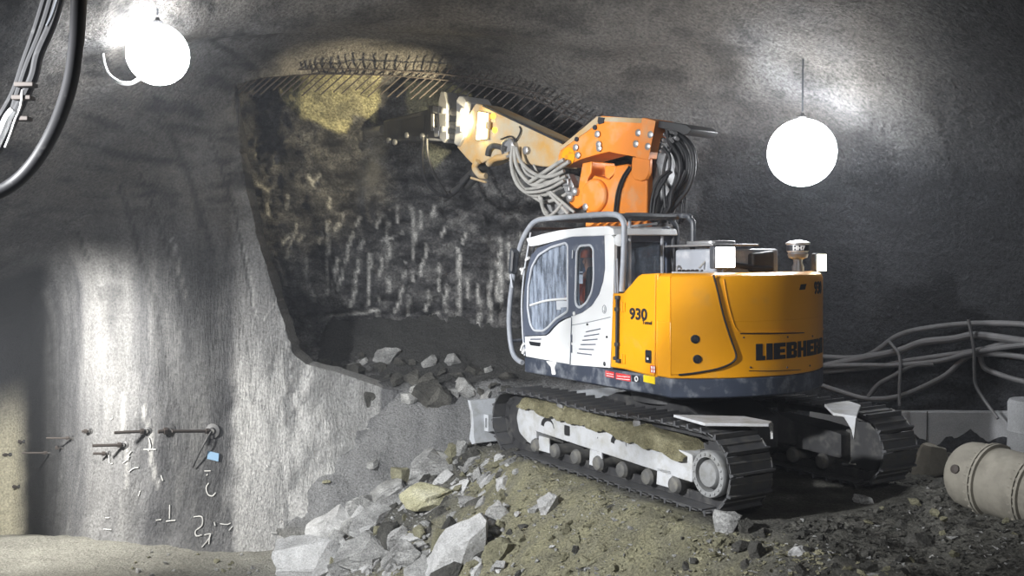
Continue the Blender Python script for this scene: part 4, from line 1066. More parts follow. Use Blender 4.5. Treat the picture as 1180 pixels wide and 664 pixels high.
# dark roof plate and hose manifold at the back of the head
b = MB(); b.prism(bside([(756, 138.5), (782, 142), (800, 145), (806, 150), (802, 155), (797, 157), (790, 153), (757, 146)], -.1), -.50, .06, 1); b.build('hose_cover', M['black'], bm_, bevel=.008)
b = MB()
q = [bo(757, 140, -.05), bo(752, 205, -.05)]
b.prism(bside([(750, 141), (768, 144), (764, 172), (757, 203), (748, 210), (745, 200)], -.12), -.46, -.04, 1); b.build('boom_end_box', M['darksteel'], bm_, bevel=.012)
for k, (u, v) in enumerate(((768, 147), (771, 150), (765, 154), (770, 157), (764, 161), (768, 165), (772, 160), (763, 168), (776, 152), (778, 158), (761, 173), (766, 172))):
    b = MB(); p0 = bo(u, v, -.08-.02*(k % 3)); d = V((-.8, .55, -.3-.05*(k % 4))).normalized(); b.lathe([(.018, 0), (.03, .02), (.03, .07), (.022, .08), (.022, .13)], p0, d, 10); b.build('hose_fitting', M['steel'], bm_)
rear = [([(766, 148), (782, 155), (797, 172), (799.5, 195), (793, 217), (779, 236), (768, 252)], -.12, .030), ([(769, 152), (785, 164), (794, 185), (791, 208), (781, 225), (768, 244), (762, 256)], -.16, .028),
        ([(764, 158), (778, 168), (787, 186), (786, 206), (776, 226), (764, 250)], -.20, .028), ([(768, 165), (777, 178), (781, 195), (776, 215), (766, 235), (760, 254)], -.10, .026),
        ([(774, 170), (768, 182), (765, 198), (765, 220), (767, 240)], .0, .022), ([(764, 170), (772, 182), (770, 200), (760, 218), (754, 236), (751, 256)], .02, .024),
        ([(772, 196), (762, 204), (755, 216), (751, 232), (749, 254)], .05, .02), ([(774, 198), (764, 207), (758, 219), (754.5, 234), (752.5, 256)], .03, .018),
        ([(779, 155), (793, 166), (800, 185), (797, 205), (786, 226), (776, 240), (772, 258)], -.25, .026), ([(776, 150), (788, 157), (799, 170), (803, 188)], -.3, .02),
        ([(786, 215), (790, 228), (791, 245), (786, 256)], -.2, .016), ([(782, 222), (786, 238), (783, 258)], -.18, .018), ([(790, 196), (782, 214), (772, 226), (771, 250)], -.06, .022)]
rh = random.Random(12)
for k in range(9):
    o1, o2 = rh.uniform(-5, 4), rh.uniform(-5, 5)
    rear.append(([(763+rh.uniform(0, 10), 146+rh.uniform(0, 18)), (776+o1, 160+o2), (787+o1, 178+o2), (787+o1, 200+o2), (777+o1*.7, 222), (768+o2*.7, 240), (763+o1, 257)], rh.uniform(-.34, -.02), rh.uniform(.018, .027)))
for px, y, r in rear:
    b = MB(); b.tube([bo(u, v, y) for u, v in px], r, 8); b.build('hydraulic_hose', M['rubber'], EX, BOOM_YAW)
# stick
SY = .02
def so(u, v, y=SY): return bo(u, v, y)
stick = bside([(548, 119), (557, 121.3), (575, 129.5), (600, 141.5), (625, 153), (648, 164.5), (646, 176), (641, 193), (625, 192), (600, 188.5), (580, 184), (566, 183), (552, 189), (545, 190), (536, 181), (526, 169.5), (536, 156.5), (538, 135)], SY)
b = MB(); b.prism(stick, -.42, SY, 1); sk_ = b.build('stick', M['stick'], EX, BOOM_YAW, bevel=.02)
b = MB(); b.prism(bside([(557, 120.3), (600, 140.5), (648, 163.5), (648, 166), (600, 143.2), (557, 123)], SY), SY, SY+.012, 1); b.build('stick_edge_strip', M['letter'], sk_, smooth=0)
b = MB(); b.lathe([(.06, 0), (.06, .06), (.04, .07)], so(608.5, 173.5), (0, 1, 0), 18); b.build('stick_pin', M['steel'], sk_)
b = MB(); b.lathe([(.15, 0), (.15, .10), (.12, .12), (.12, .06), (.05, .06)], so(590, 171), (0, 1, 0), 24); mf = b.build('hose_ring', M['steel'], sk_)
b = MB(); b.tube([so(590, 166, .08), so(597, 158, .06), so(600, 150, .05), so(598.5, 146, .04)], .012, 6); b.build('sensor_cable', M['letter'], sk_)
b = MB(); b.tube([so(577, 160.5, .05), so(588, 157, .06), so(594, 162, .06)], .012, 6); b.build('sensor_cable', M['letter'], sk_)
b = MB(); b.tube([so(562, 179, .06), so(564, 171, .08), so(570, 168, .09), so(584, 172, .08)], .045, 10); b.build('curved_duct', M['darksteel'], sk_)
b = MB(); b.tube([so(563, 189, .06), so(570, 183, .10), so(580, 181, .10), so(588, 178, .08)], .05, 10); b.build('curved_duct', M['stick'], sk_)
# square working lamp on the stick
b = MB(); c0 = [so(u, v) for u, v in ((554, 128), (566, 131), (565, 161), (551, 162))]
b.prism([(p.x, p.z) for p in c0], SY, SY+.05, 1); wl = b.build('stick_lamp_housing', M['stick'], sk_, bevel=.01)
b = MB(); b.prism(bside([(554, 129.5), (562.5, 131), (560.5, 159.5), (551.5, 161)], SY+.05), SY+.05, SY+.10, 1); b.build('stick_lamp_lens', emit('stick_lamp_glow', (1., .80, .28), 24.), sk_, smooth=0)
b = MB(); b.prism(bside([(561.5, 140), (566, 140.5), (565.5, 149), (561, 149)], SY+.05), SY+.05, SY+.09, 1); b.build('lamp_switch', M['stick'], sk_, bevel=.006)
for (u, v) in ((569, 134), (571, 150)):
    b = MB(); b.lathe([(.045, 0), (.045, .03), (.03, .04)], so(u, v, SY), (0, 1, 0), 14); b.build('stick_lamp_lens', emit('stick_spot_glow', (1., .50, .04), 5.), sk_)
# hydraulic cylinder below the stick with its hose loops
b = MB(); b.tube([so(556, 190, -.05), so(548, 201, -.08), so(536, 212, -.1)], .11, 14, smooth=False); b.tube([so(536, 212, -.1), so(512, 229, -.14)], .06, 12, smooth=False); b.build('tool_cylinder', M['darksteel'], sk_, smooth=40)
b = MB(); b.tube([so(551, 186, .08), so(547, 193, .08), so(553, 202, .08), so(560, 203, .06)], .05, 10); b.tube([so(543, 205, .03), so(560, 210, .05)], .02, 6, smooth=False); b.build('cylinder_clamp', M['stick'], sk_)
for px, y, r in (([(488, 158), (486, 175), (487, 195), (493, 212), (503, 222), (512, 226)], .05, .028), ([(492, 160), (493, 178), (499, 198), (508, 214), (515, 225)], .10, .026), ([(515, 226), (525, 222), (535, 210), (541, 203)], .05, .02)):
    b = MB(); b.tube([so(u, v, y) for u, v in px], r, 8); b.build('hydraulic_hose', M['rubber'], EX, BOOM_YAW)
front_h = [([(591, 168), (589, 185), (592, 203), (600, 217), (614, 225), (630, 224), (648, 214)], .12, .03), ([(593, 168), (594, 186), (600, 200), (612, 212), (628, 213), (646, 204)], .16, .03),
           ([(595, 170), (599, 184), (608, 195), (622, 203), (636, 203), (650, 197)], .20, .028), ([(590, 190), (597, 208), (608, 221), (624, 232), (640, 230), (655, 222)], .08, .026),
           ([(606, 222), (620, 221), (634, 217), (650, 208)], .22, .024), ([(606, 218), (622, 216), (640, 209), (652, 203)], .17, .022), ([(610, 210), (625, 200), (640, 190), (650, 184)], .2, .03), ([(614, 214), (630, 204), (644, 194), (656, 186)], .16, .03),
           ([(608, 208), (626, 210), (644, 207)], .12, .02), ([(622, 226), (626, 240), (632, 248)], .2, .03), ([(648, 234), (641, 243), (632, 249), (626, 242), (624, 228)], .22, .024),
           ([(632, 222), (645, 236), (655, 247)], .2, .026), ([(634, 221), (648, 233), (662, 245)], .24, .022), ([(600, 186), (606, 199), (618, 206)], .1, .02), ([(615, 190), (620, 200), (628, 206)], .06, .018)]
for px, y, r in front_h:
    b = MB(); b.tube([so(u, v, y) for u, v in px], r, 8); b.build('hydraulic_hose', M['greyhose'], EX, BOOM_YAW)
b = MB(); b.lathe([(.30, -.3), (.32, -.26), (.32, .0), (.28, .04)], bo(646, 226, -.1), (0, 1, 0), 30); b.build('rotary_drive', M['steel'], EX, BOOM_YAW)
# quick coupler plates and hydraulic breaker
for px, y0, y1 in (([(510, 105.5), (514, 106), (517, 118), (516.5, 140), (517.5, 160), (513, 165), (508.5, 160), (508, 140), (507, 118)], -.46, .06), ([(532, 111), (536, 111), (540, 118), (539.5, 140), (538, 158), (531, 169), (526, 166), (528, 150), (529, 128), (529, 116)], -.48, .08)):
    b = MB(); b.prism(bside(px, SY), y0, y1, 1); cp_ = b.build('coupler_plate', M['steel'], EX, BOOM_YAW, bevel=.015)
    for dv in (128, 149):
        b = MB(); b.lathe([(.05, 0), (.05, .05), (.025, .06)], so(px[0][0]+2, dv, y1), (0, 1, 0), 14); b.build('coupler_bolt', M['steel'], cp_)
b = MB()
for v in (128, 143, 156): b.tube([so(514, v, -.05), so(531, v+3, -.05)], .07, 12, smooth=False)
b.tube([so(514, 136, -.35), so(531, 139, -.35)], .08, 12, smooth=False); b.build('coupler_pins', M['darksteel'], EX, BOOM_YAW)
b = MB(); b.prism(bside([(493, 121), (507, 122), (508, 160), (492, 161)], SY), -.42, .02, 1); bk = b.build('breaker_bracket', M['darksteel'], EX, BOOM_YAW, bevel=.02)
for px in ([(497, 131), (500, 131), (500, 151), (497, 151)], [(504.5, 131), (507, 131), (507, 151), (504.5, 151)], [(494, 159), (514, 160.5), (514, 163), (494, 162)], [(499, 122), (506, 123), (506, 131), (499, 130)], [(500, 147), (506, 147), (506, 157), (501, 158)]):
    b = MB(); b.prism(bside(px, .04), .0, .05, 1); b.build('bracket_lug', M['steel'], bk, bevel=.008)
b = MB(); b.prism(bside([(494, 125), (470, 131), (450, 136), (440, 139), (440, 161), (454, 163.5), (474, 163), (493, 161)], SY), -.38, .0, 1); brk = b.build('breaker', M['darksteel'], EX, BOOM_YAW, bevel=.035)
b = MB(); b.prism(bside([(490, 133), (462, 139), (462, 158), (490, 156)], .0), -.002, .012, 1); b.build('breaker_side_plate', M['black'], brk, bevel=.006)
for u, v in ((449, 162), (456, 164), (470, 156), (488, 157)):
    b = MB(); b.lathe([(.05, 0), (.05, .04), (.03, .05)], so(u, v, .0), (0, 1, 0), 12); b.build('breaker_bolt', M['steel'], brk)
b = MB(); b.tube([so(442, 150, -.19), so(424, 153, -.19), so(420, 154, -.19)], lambda t: .09 if t < .9 else .05, 12, smooth=False); b.build('chisel', M['steel'], brk)

# ------------------------------------------------------------------ things standing on the deck of the tail
b = MB(); p0 = V((-.62, .62, 2.52)); bx = [(-1.18, .50), (-.45, .50), (-.45, -.42), (-1.18, -.42)]
b.prism([(-1.22, .52), (-.50, .52), (-.50, -.50), (-1.22, -.50)], 2.5, 2.80, 2); eb = b.build('air_intake_box', M['tube'], EX, SWING, bevel=.03)
b = MB(); b.prism([(-1.30, .62), (-.42, .62), (-.42, -.10), (-1.30, -.10)], 2.83, 2.855, 2); b.prism(rounded([(-1.1, .45), (-.6, .45), (-.6, .05), (-1.1, .05)], .08), 2.855, 2.90, 2); b.build('box_lid', M['steel'], eb, bevel=.01)
b = MB(); b.tube([(-1.24, .3, 2.62), (-1.28, .0, 2.58), (-1.30, -.3, 2.56)], .03, 8); b.build('box_hose', M['rubber'], eb)
b = MB(); b.prism([(-.36, 2.52), (.0, 2.52), (.0, 2.74), (-.36, 2.78)], -1.3, -1.0, 0); b.build('intake_scoop', M['darksteel'], eb, bevel=.03)
q = on(919.5, 300, 0, -1.12)
b = MB(); b.lathe([(.07, -.12), (.075, -.02), (.055, .02), (.06, .07), (.115, .09), (.125, .13), (.115, .15), (.135, .17), (.135, .25), (.15, .262), (.15, .275), (.10, .30), (.02, .31)], (q.x, q.y, 2.60), (0, 0, 1), 26)
pc = b.build('air_precleaner', M['steel'], EX, SWING, smooth=40)
b = MB(); b.lathe([(.1375, .175), (.1375, .245)], (q.x, q.y, 2.60), (0, 0, 1), 26); b.build('precleaner_band', M['letter'], pc)
me = text_mesh('HH7', .07, .003, .002, 1.1)
to_cam = (frame(SWING).inverted() @ CAM_O - q); a_c = math.atan2(to_cam.y, to_cam.x)
for vv in me.vertices:
    a = a_c - .45 + vv.co.x/.14; vv.co = V((q.x+(.14+vv.co.z)*math.cos(a), q.y+(.14+vv.co.z)*math.sin(a), 2.785+vv.co.y))
put_mesh('lettering', me, M['sticker_white'], pc)
def work_lamp(u0, v0, u1, v1, x, st, colr):
    a = on(u0, v0, 0, x); c = on(u1, v1, 0, x)
    ym, zm = (a.y+c.y)/2, (a.z+c.z)/2; w, h = abs(a.y-c.y), abs(a.z-c.z)
    b = MB(); b.box((x+.045, ym, zm), (.09, w*1.06, h*1.04)); b.box((x+.03, ym, zm-h*.5-.03), (.04, .06, .10)); hb = b.build('work_lamp', M['darktube'], EX, SWING, bevel=.015)
    b = MB(); b.box((x-.004, ym, zm), (.012, w*.94, h*.92)); b.build('lamp_lens', emit('work_lamp_glow', colr, st), hb, bevel=.004)
    return hb
work_lamp(824, 284, 847, 309, -1.32, 20., (1., .98, .94))
work_lamp(941, 292.5, 952, 313, -1.25, 14., (1., .95, .72))
for u, v in ((783, 310), (788, 311), (793, 309), (798, 310.5), (803, 311), (810, 311)):
    p0 = on(u, v, 0, -1.0); b = MB(); b.lathe([(.025, -.02), (.025, .02), (.012, .03)], (p0.x, p0.y, 2.53), (0, 0, 1), 10); b.build('deck_bolt', M['rust'], hood)
b = MB(); c = on(782.5, 310.5, 0, -1.0); b.loop_tube([(c.x, c.y+.035*math.cos(a*PI/6), 2.56+.04*math.sin(a*PI/6)) for a in range(12)], .012, 6); b.build('lifting_ring', M['steel'], hood)
b = MB(); b.tube([on(806, 309, 0, -1.05), on(812, 302, 0, -1.05), on(820, 294, 0, -1.05)], .012, 6); b.build('lamp_cable', M['greyhose'], hood)
b = MB(); b.prism([(-1.02, .98), (-1.3, .55), (-1.1, .5), (-.9, .9)], 2.515, 2.535, 2); b.build('deck_plate', M['bladeblue'], hood, bevel=.005)
# ------------------------------------------------------------------ the driver
def skin_body(name, joints, bones, m, parent=None, sub=2):
    names = list(joints); me = bpy.data.meshes.new(name)
    me.from_pydata([joints[k][0] for k in names], [(names.index(a), names.index(b_)) for a, b_ in bones], [])
    o = bpy.data.objects.new(name, me); COL.objects.link(o); o.parent = parent
    sk = o.modifiers.new('skin', 'SKIN'); sk.use_smooth_shade = True
    for i, k in enumerate(names):
        r = joints[k][1]; d = me.skin_vertices[0].data[i]; d.radius = r if isinstance(r, tuple) else (r, r)
        d.use_root = (i == 0)
    sb = o.modifiers.new('smooth', 'SUBSURF'); sb.levels = sub; sb.render_levels = sub
    me.materials.append(m); return o
PR = empty('person', frame(SWING) @ V((1.06, .72, 1.93))); PR.rotation_euler = frame(SWING).to_euler()
tag(PR, 'person in orange jacket and helmet sitting inside the excavator cab', 'person')
J = {'pelvis': ((0, 0, .06), (.15, .13)), 'belly': ((-.04, 0, .22), (.15, .12)), 'chest': ((-.07, 0, .40), (.17, .13)), 'collar': ((-.06, 0, .53), (.11, .09)), 'neck': ((-.035, 0, .61), .055), 'jaw': ((.0, 0, .68), (.065, .075)), 'skull': ((-.01, 0, .77), (.088, .10)), 'crown': ((-.015, 0, .84), (.07, .08))}
Bn = [('pelvis', 'belly'), ('belly', 'chest'), ('chest', 'collar'), ('collar', 'neck'), ('neck', 'jaw'), ('jaw', 'skull'), ('skull', 'crown')]
for s, nm in ((1, 'l'), (-1, 'r')):
    J.update({'sh'+nm: ((-.07, s*.19, .48), .068), 'el'+nm: ((.05, s*.27, .24), .05), 'wr'+nm: ((.30, s*.29, .22), .032), 'pa'+nm: ((.37, s*.29, .235), (.036, .024)),
              'hi'+nm: ((.06, s*.10, .03), .10), 'kn'+nm: ((.48, s*.14, .04), .066), 'an'+nm: ((.60, s*.13, -.36), .042), 'to'+nm: ((.78, s*.13, -.43), .036)})
    Bn += [('collar', 'sh'+nm), ('sh'+nm, 'el'+nm), ('el'+nm, 'wr'+nm), ('wr'+nm, 'pa'+nm), ('pelvis', 'hi'+nm), ('hi'+nm, 'kn'+nm), ('kn'+nm, 'an'+nm), ('an'+nm, 'to'+nm)]
    for k, (dy, ln) in enumerate(((-.026, .062), (-.009, .072), (.009, .067), (.026, .052))):       # four fingers closing on the lever
        a, b_, c_ = 'f%d1%s' % (k, nm), 'f%d2%s' % (k, nm), 'f%d3%s' % (k, nm); y = s*.29+dy
        J.update({a: ((.40, y, .235), .0095), b_: ((.40+ln*.5, y, .225), .0088), c_: ((.40+ln*.45, y, .225-ln*.5), .0078)})
        Bn += [('pa'+nm, a), (a, b_), (b_, c_)]
    J.update({'t1'+nm: ((.36, s*.29-s*.035, .235), .011), 't2'+nm: ((.40, s*.29-s*.052, .222), .009)})
    Bn += [('pa'+nm, 't1'+nm), ('t1'+nm, 't2'+nm)]
skin_body('body', J, Bn, M['skin'], PR)
g_ = .018
def grow(keys, bones, dr, nm, m):
    JJ = {k: (J[k][0], tuple(x+dr for x in J[k][1]) if isinstance(J[k][1], tuple) else J[k][1]+dr) for k in keys}
    return skin_body(nm, JJ, bones, m, PR)
grow(['pelvis', 'belly', 'chest', 'collar', 'shl', 'ell', 'wrl', 'shr', 'elr', 'wrr'], [('pelvis', 'belly'), ('belly', 'chest'), ('chest', 'collar'), ('collar', 'shl'), ('shl', 'ell'), ('ell', 'wrl'), ('collar', 'shr'), ('shr', 'elr'), ('elr', 'wrr')], g_, 'jacket', M['hivis'])
grow(['pelvis', 'hil', 'knl', 'anl', 'hir', 'knr', 'anr'], [('pelvis', 'hil'), ('hil', 'knl'), ('knl', 'anl'), ('pelvis', 'hir'), ('hir', 'knr'), ('knr', 'anr')], .014, 'trousers', M['trousers'])
b = MB(); b.lathe([(.128, 0), (.128, .02), (.122, .05), (.10, .10), (.06, .13), (.01, .14)], (-.015, 0, .79), (.0, 0, 1), 24); b.prism(rounded([(.08, -.07), (.17, -.05), (.17, .05), (.08, .07)], .03), .79, .80, 2); b.build('helmet', M['helmet'], PR, smooth=50)
b = MB(); b.lathe([(.012, 0), (.018, .012), (.011, .035), (.004, .045)], (.075, 0, .715), (.25, 0, 1), 10); b.build('nose', M['skin'], PR)
for s in (1, -1):
    b = MB(); b.lathe([(.008, -.006), (.028, 0), (.024, .008), (.008, .01)], (-.01, s*.088, .735), (0, s, 0), 12); b.build('ear', M['skin'], PR)
    b = MB(); b.lathe([(.004, 0), (.012, .004), (.010, .010), (.003, .013)], (.075, s*.033, .755), (1, s*.2, 0), 10); b.build('eye', M['letter'], PR)
b = MB(); b.tube([(.082, -.025, .678), (.09, 0, .676), (.082, .025, .678)], .006, 6); b.build('mouth', M['rust'], PR)

# ------------------------------------------------------------------ light balls hanging below the vault
def light_ball(u, v, Y, rad_px, label, strength, cable):
    c = at(u, v, Y); r = rad_px*Y/FPX
    root = empty('light_ball', c); tag(root, label, 'lamp')
    b = MB(); bmesh.ops.create_icosphere(b.bm, subdivisions=4, radius=r); b.build('lamp_globe', emit('light_ball_glow', (.95, .975, 1.), strength), root, smooth=180)
    b = MB(); b.lathe([(.05, 0), (.06, .02), (.06, .05), (.03, .07), (.02, .1)], (0, 0, r-.02), (0, 0, 1), 20); b.build('lamp_cap', M['darksteel'], root)
    hit = LIN_BVH.ray_cast(c+V((0, 0, r)), V((0, 0, 1))); cable = (hit[0].z-c.z-.02) if hit[0] else cable
    b = MB(); b.tube([(0, 0, r+.1), (.0, .0, cable)], .012, 6, smooth=False); b.build('suspension_rope', M['darktube'], root)
    return root, c, r
LB1, c1, r1 = light_ball(182, 63, 11.4, 34.5, 'white glowing light ball under the vault above the left shotcrete wall', 68., 1.1)
LB2, c2, r2 = light_ball(924, 176, 13.4, 38.5, 'white glowing light ball above the excavator tail by the dark wall', 46., 1.6)
b = MB(); pts = [at(118, 54, 11.9), at(119, 68, 11.7), at(124, 84, 11.6), at(136, 95, 11.5), at(149, 97.5, 11.4), at(159, 93, 11.35), at(165, 87, 11.3)]
b.tube(pts, .014, 8); b.tube([p+V((.02, -.03, -.02+.01*i)) for i, p in enumerate(pts)], .012, 8)
tag(b.build('cable', M['lampcable']), 'white cable looping down beside the left light ball', 'cable')
# out of view: a side tunnel flood, a flood on the left, an added fill
def lamp(name, loc, power, rad, col):
    d = bpy.data.lights.new(name, 'POINT'); d.energy = power; d.shadow_soft_size = rad; d.color = col
    o = bpy.data.objects.new(name, d); COL.objects.link(o); o.location = loc; return o
def flood(name, loc, tgt, power, rad, col, ang, blend):
    d = bpy.data.lights.new(name, 'SPOT'); d.energy = power; d.shadow_soft_size = rad; d.color = col; d.spot_size = math.radians(ang); d.spot_blend = blend
    o = bpy.data.objects.new(name, d); COL.objects.link(o); o.location = loc; o.rotation_euler = (V(tgt)-V(loc)).to_track_quat('-Z', 'Y').to_euler(); return o
flood('side_tunnel_lamp', (-8.0, 12.9, 1.7), (-6.9, 15.7, -.1), 2500., .2, (1., .98, .93), 108, .7)
flood('flood_lamp', (-7.2, 4.9, 4.7), (-.1, 12.4, 1.4), 9400., .22, (.97, .985, 1.), 62, .6)
flood('rear_fill_light', (1.8, .2, 5.6), (3.2, 9.8, 1.6), 850., .3, (.98, .985, 1.), 44, .9)  # added unseen fill to brighten the tail and right-hand ground
ls = frame(BOOM_YAW) @ (on(557, 145, 1, .12, BOOM_YAW)+V((0, .12, 0)))
flood('stick_lamp', ls, at(385, 115, 17.8), 800., .06, (1., .86, .55), 80, .7)

# ------------------------------------------------------------------ services
def run(name, m, pts, r, label, cat_, group=None, seg=10):
    b = MB(); b.tube(pts, r, seg); return tag(b.build(name, m), label, cat_, group)
run('hose', M['rubber'], [at(u, v, y) for u, v, y in ((92, -40, 6.6), (91, 0, 6.7), (88, 50, 6.9), (80, 100, 7.1), (62, 150, 7.3), (36, 192, 7.4), (6, 218, 7.4), (-40, 238, 7.3))], .052, 'thick black hose curving down in front of the left shoulder of the vault', 'hose', seg=14)
bund = [([(76, -30), (62, 22), (45, 62), (38, 90), (20, 128), (2, 165), (-20, 190)], .040, M['rubber'], 'thick dark conduit, outermost of the bundle at the top left', 0),
        ([(68, -30), (50, 30), (32, 75), (22, 105), (10, 140), (-15, 175)], .030, M['rubber'], 'dark grey conduit in the middle of the bundle at the top left', .1),
        ([(60, -30), (42, 30), (28, 70), (14, 110), (-10, 150)], .026, M['rubber'], 'thin black conduit, innermost of the bundle at the top left', .15),
        ([(72, -20), (66, 0), (60, 18), (54, 30)], .012, M['darktube'], 'pale thin cable lying on the conduit bundle near the top edge', -.12)]
for px, r, m, lab, dy in bund: run('conduit', m, [at(u, v, 7.9+dy) for u, v in px], r, lab, 'conduit', 'conduit bundle at the top left')
run('pipe', M['white'], [at(u, v, 7.7) for u, v in ((16, 127), (9, 136), (3, 150), (-8, 175))], .034, 'short white pipe end below the dark brackets', 'pipe')
run('cable', M['lampcable'], [at(u, v, 7.7) for u, v in ((26, 104), (24, 122), (17, 140), (12, 155), (6, 170))], .010, 'thin white cable hanging beside the white pipe end', 'cable')
for u, v, lab in ((27, 113, 'upper flat dark bracket holding the conduits'), (24, 137, 'lower small dark bracket below the white pipe end'), (30, 98, 'top dark clamp across the conduit bundle')):
    b = MB(); b.box((0, 0, 0), (.15, .09, .035)); tag(b.build('bracket', M['rust'], bevel=.006, loc=at(u, v, 7.75)), lab, 'bracket')
HY = {}
def wall_pt(u, v, off=.14):
    h, n = lining_hit(u, v); return h+n*off
WHR = .72
whs = [([(945, 413), (1000, 406), (1040, 390), (1075, 379), (1126, 375), (1200, 376), (1300, 392), (1420, 384)], .055, 'topmost grey hose strung along the dark wall'),
       ([(945, 427), (1000, 415), (1040, 400), (1072, 395), (1110, 390), (1135, 387), (1200, 393), (1300, 405), (1420, 395)], .075, 'thick grey hose just under the topmost hose on the wall'),
       ([(945, 425), (1000, 425), (1045, 422), (1092, 415), (1130, 405), (1200, 397), (1300, 410), (1420, 404)], .05, 'straight grey hose running level across the middle of the wall hoses'),
       ([(945, 431), (985, 430), (1020, 424), (1052, 418), (1090, 412), (1130, 401), (1200, 389), (1300, 400), (1420, 392)], .055, 'grey hose sagging slightly and crossing over the others at the right strap'),
       ([(945, 444), (975, 454), (1008, 458.5), (1050, 453), (1090, 436), (1118, 412), (1135, 404), (1200, 413), (1300, 440), (1420, 418)], .055, 'lowest grey hose hanging in a long loop on the wall'),
       ([(998, 457), (1022, 444), (1042, 430), (1064, 424), (1086, 419)], .045, 'short grey hose branching up out of the lowest loop'),
       ([(1137, 408), (1141, 420), (1158, 430), (1200, 442), (1300, 456), (1420, 430)], .05, 'grey hose dropping to the right from the right strap')]
for k, (px, r, lab) in enumerate(whs):
    run('wall_hose', M['walllhose'], [wall_pt(u, v, .16+.05*(k % 3)) for u, v in px], r*WHR, lab, 'hose', 'hoses on the right wall')
for px, lab in (([(1036, 388), (1044, 408), (1049, 425), (1051, 450), (1051, 474)], 'thin strap tying the wall hoses near the excavator'), ([(1126, 372), (1132, 396), (1138, 420), (1150, 452), (1168, 490)], 'dark strap tying the wall hoses near the right edge')):
    run('strap', M['walllhose'], [wall_pt(u, v, .34) for u, v in px], .022, lab, 'strap', 'hose straps')
# concrete plinth along the foot of the right wall
prev = None; b = MB(); secs = []
for u in (935, 960, 1000, 1040, 1080, 1120, 1160, 1200, 1260, 1330, 1430, 1560):
    h, n = lining_hit(u, 480); n = V((n.x, n.y, 0)).normalized(); ft = V((h.x, h.y, 0))+n*.10
    zt = CAM_H+(290-473)/FPX*h.y
    secs.append([b.bm.verts.new(p) for p in (ft+V((0, 0, -.6)), ft+V((0, 0, zt-.02)), ft+V((0, 0, zt))-n*.02, ft-n*.5+V((0, 0, zt)), ft-n*.5+V((0, 0, -.6)))])
for p, q in zip(secs, secs[1:]):
    for k in range(4): b.bm.faces.new((p[k], q[k], q[k+1], p[k+1]))
o = b.build('baseboard_right', M['concrete'], smooth=30); o['kind'] = 'structure'
b = MB()
for u in (1073, 1128):
    h, n = lining_hit(u, 480); n = V((n.x, n.y, 0)).normalized(); ft = V((h.x, h.y, 0))+n*.103
    zt = CAM_H+(290-473)/FPX*h.y; b.tube([ft+V((0, 0, -.5)), ft+V((0, 0, zt))], .008, 5, smooth=False)
b.build('joint', M['black'], o)
# ventilation pipe lying on the ground, sections bolted at flanges
A_, B_ = at(1108, 560, 10.9), at(1350, 590, 8.9); A_.z = gz(A_.x, A_.y)+.20; B_.z = gz(B_.x, B_.y)+.20
ax = (B_-A_).normalized(); Lp = (B_-A_).length
vp = empty('ventilation_pipe', A_+V((0, 0, -.33))); tag(vp, 'dusty beige pipe of flanged sections lying by the right wall', 'pipe')
R_ = .37; c0 = V((0, 0, .33)); joints_ = [0, .40, .92, 1.9, Lp]
for k, (a, c) in enumerate(zip(joints_, joints_[1:])):
    g = .008; b = MB()
    if k == 0: b.lathe([(.29, 0), (.31, .02), (.335, .05), (R_-.01, .10), (R_, .18), (R_, c-a-.03), (R_+.035, c-a-.03), (R_+.035, c-a-g)], c0+ax*a, ax, 40)
    else: b.lathe([(R_+.035, g), (R_+.035, .035), (R_, .04), (R_, c-a-.04), (R_+.035, c-a-.035), (R_+.035, c-a-g)], c0+ax*a, ax, 40)
    u_ = ax.orthogonal().normalized(); w_ = ax.cross(u_)
    if k < 3:
        for q in range(26):
            t = 2*PI*q/26; p = c0+ax*(c-.02)+(u_*math.cos(t)+w_*math.sin(t))*(R_+.016); b.lathe([(.014, -.05), (.014, .05)], p, ax, 6)
    b.build('pipe_section', M['pipe'], vp)
b = MB(); t_ = -ax.cross(V((0, 0, 1))).normalized(); p = c0+ax*.2+(-V((ax.y, -ax.x, 0)).normalized()*-.0)
side_n = V((-.55, -.75, .25)); side_n = (side_n-ax*side_n.dot(ax)).normalized()
b.lathe([(.05, 0), (.05, .02), (.03, .03)], c0+ax*.2+side_n*R_, side_n, 12); b.build('pipe_plug', M['rust'], vp)
dr_c = at(1192, 497, 10.6)
b = MB(); b.lathe([(.05, -.36), (.25, -.34), (.27, -.30), (.26, -.02), (.27, 0), (.26, .02), (.27, .30), (.25, .34), (.05, .35)], (0, 0, .36), (0, 0, 1), 28)
tag(b.build('drum', M['concrete'], loc=(dr_c.x, dr_c.y, dr_c.z-.36)), 'pale grey drum standing behind the pipe at the right edge', 'drum')

# ------------------------------------------------------------------ anchors and marks on the left wall
def bolt(u, v, ln, plate_r, rod_r, label, droop=0.):
    h, n = lining_hit(u, v)
    root = empty('rock_bolt', h); tag(root, label, 'rock bolt', 'anchors in the left wall')
    d = (n*.55+V((-.83, -.05, .02))).normalized()
    b = MB(); b.lathe([(plate_r*.8, -.02), (plate_r*.8, .008), (plate_r*.4, .016), (plate_r*.3, .04)], (0, 0, 0), n, 10); b.build('anchor_plate', M['darksteel'], root, smooth=20)
    b = MB(); b.tube([V((0, 0, 0)), d*ln], rod_r, 8, smooth=False); b.lathe([(rod_r*1.9, 0), (rod_r*1.9, .05)], d*.06, d, 6); b.build('rod', M['rust'], root)
    if droop:
        b = MB(); b.tube([V((0, 0, 0))+n*.05, V((-.12, -.12, -.22)), V((-.28, -.12, -.55))], .014, 6); b.build('hanging_wire', M['rubber'], root)
bolt(245, 497, .62, .15, .024, 'largest rock bolt in the left wall, with round plate and hanging wire', 1)
bolt(197, 496, .20, .11, .03, 'short stubby rock bolt just left of the largest one', 0)
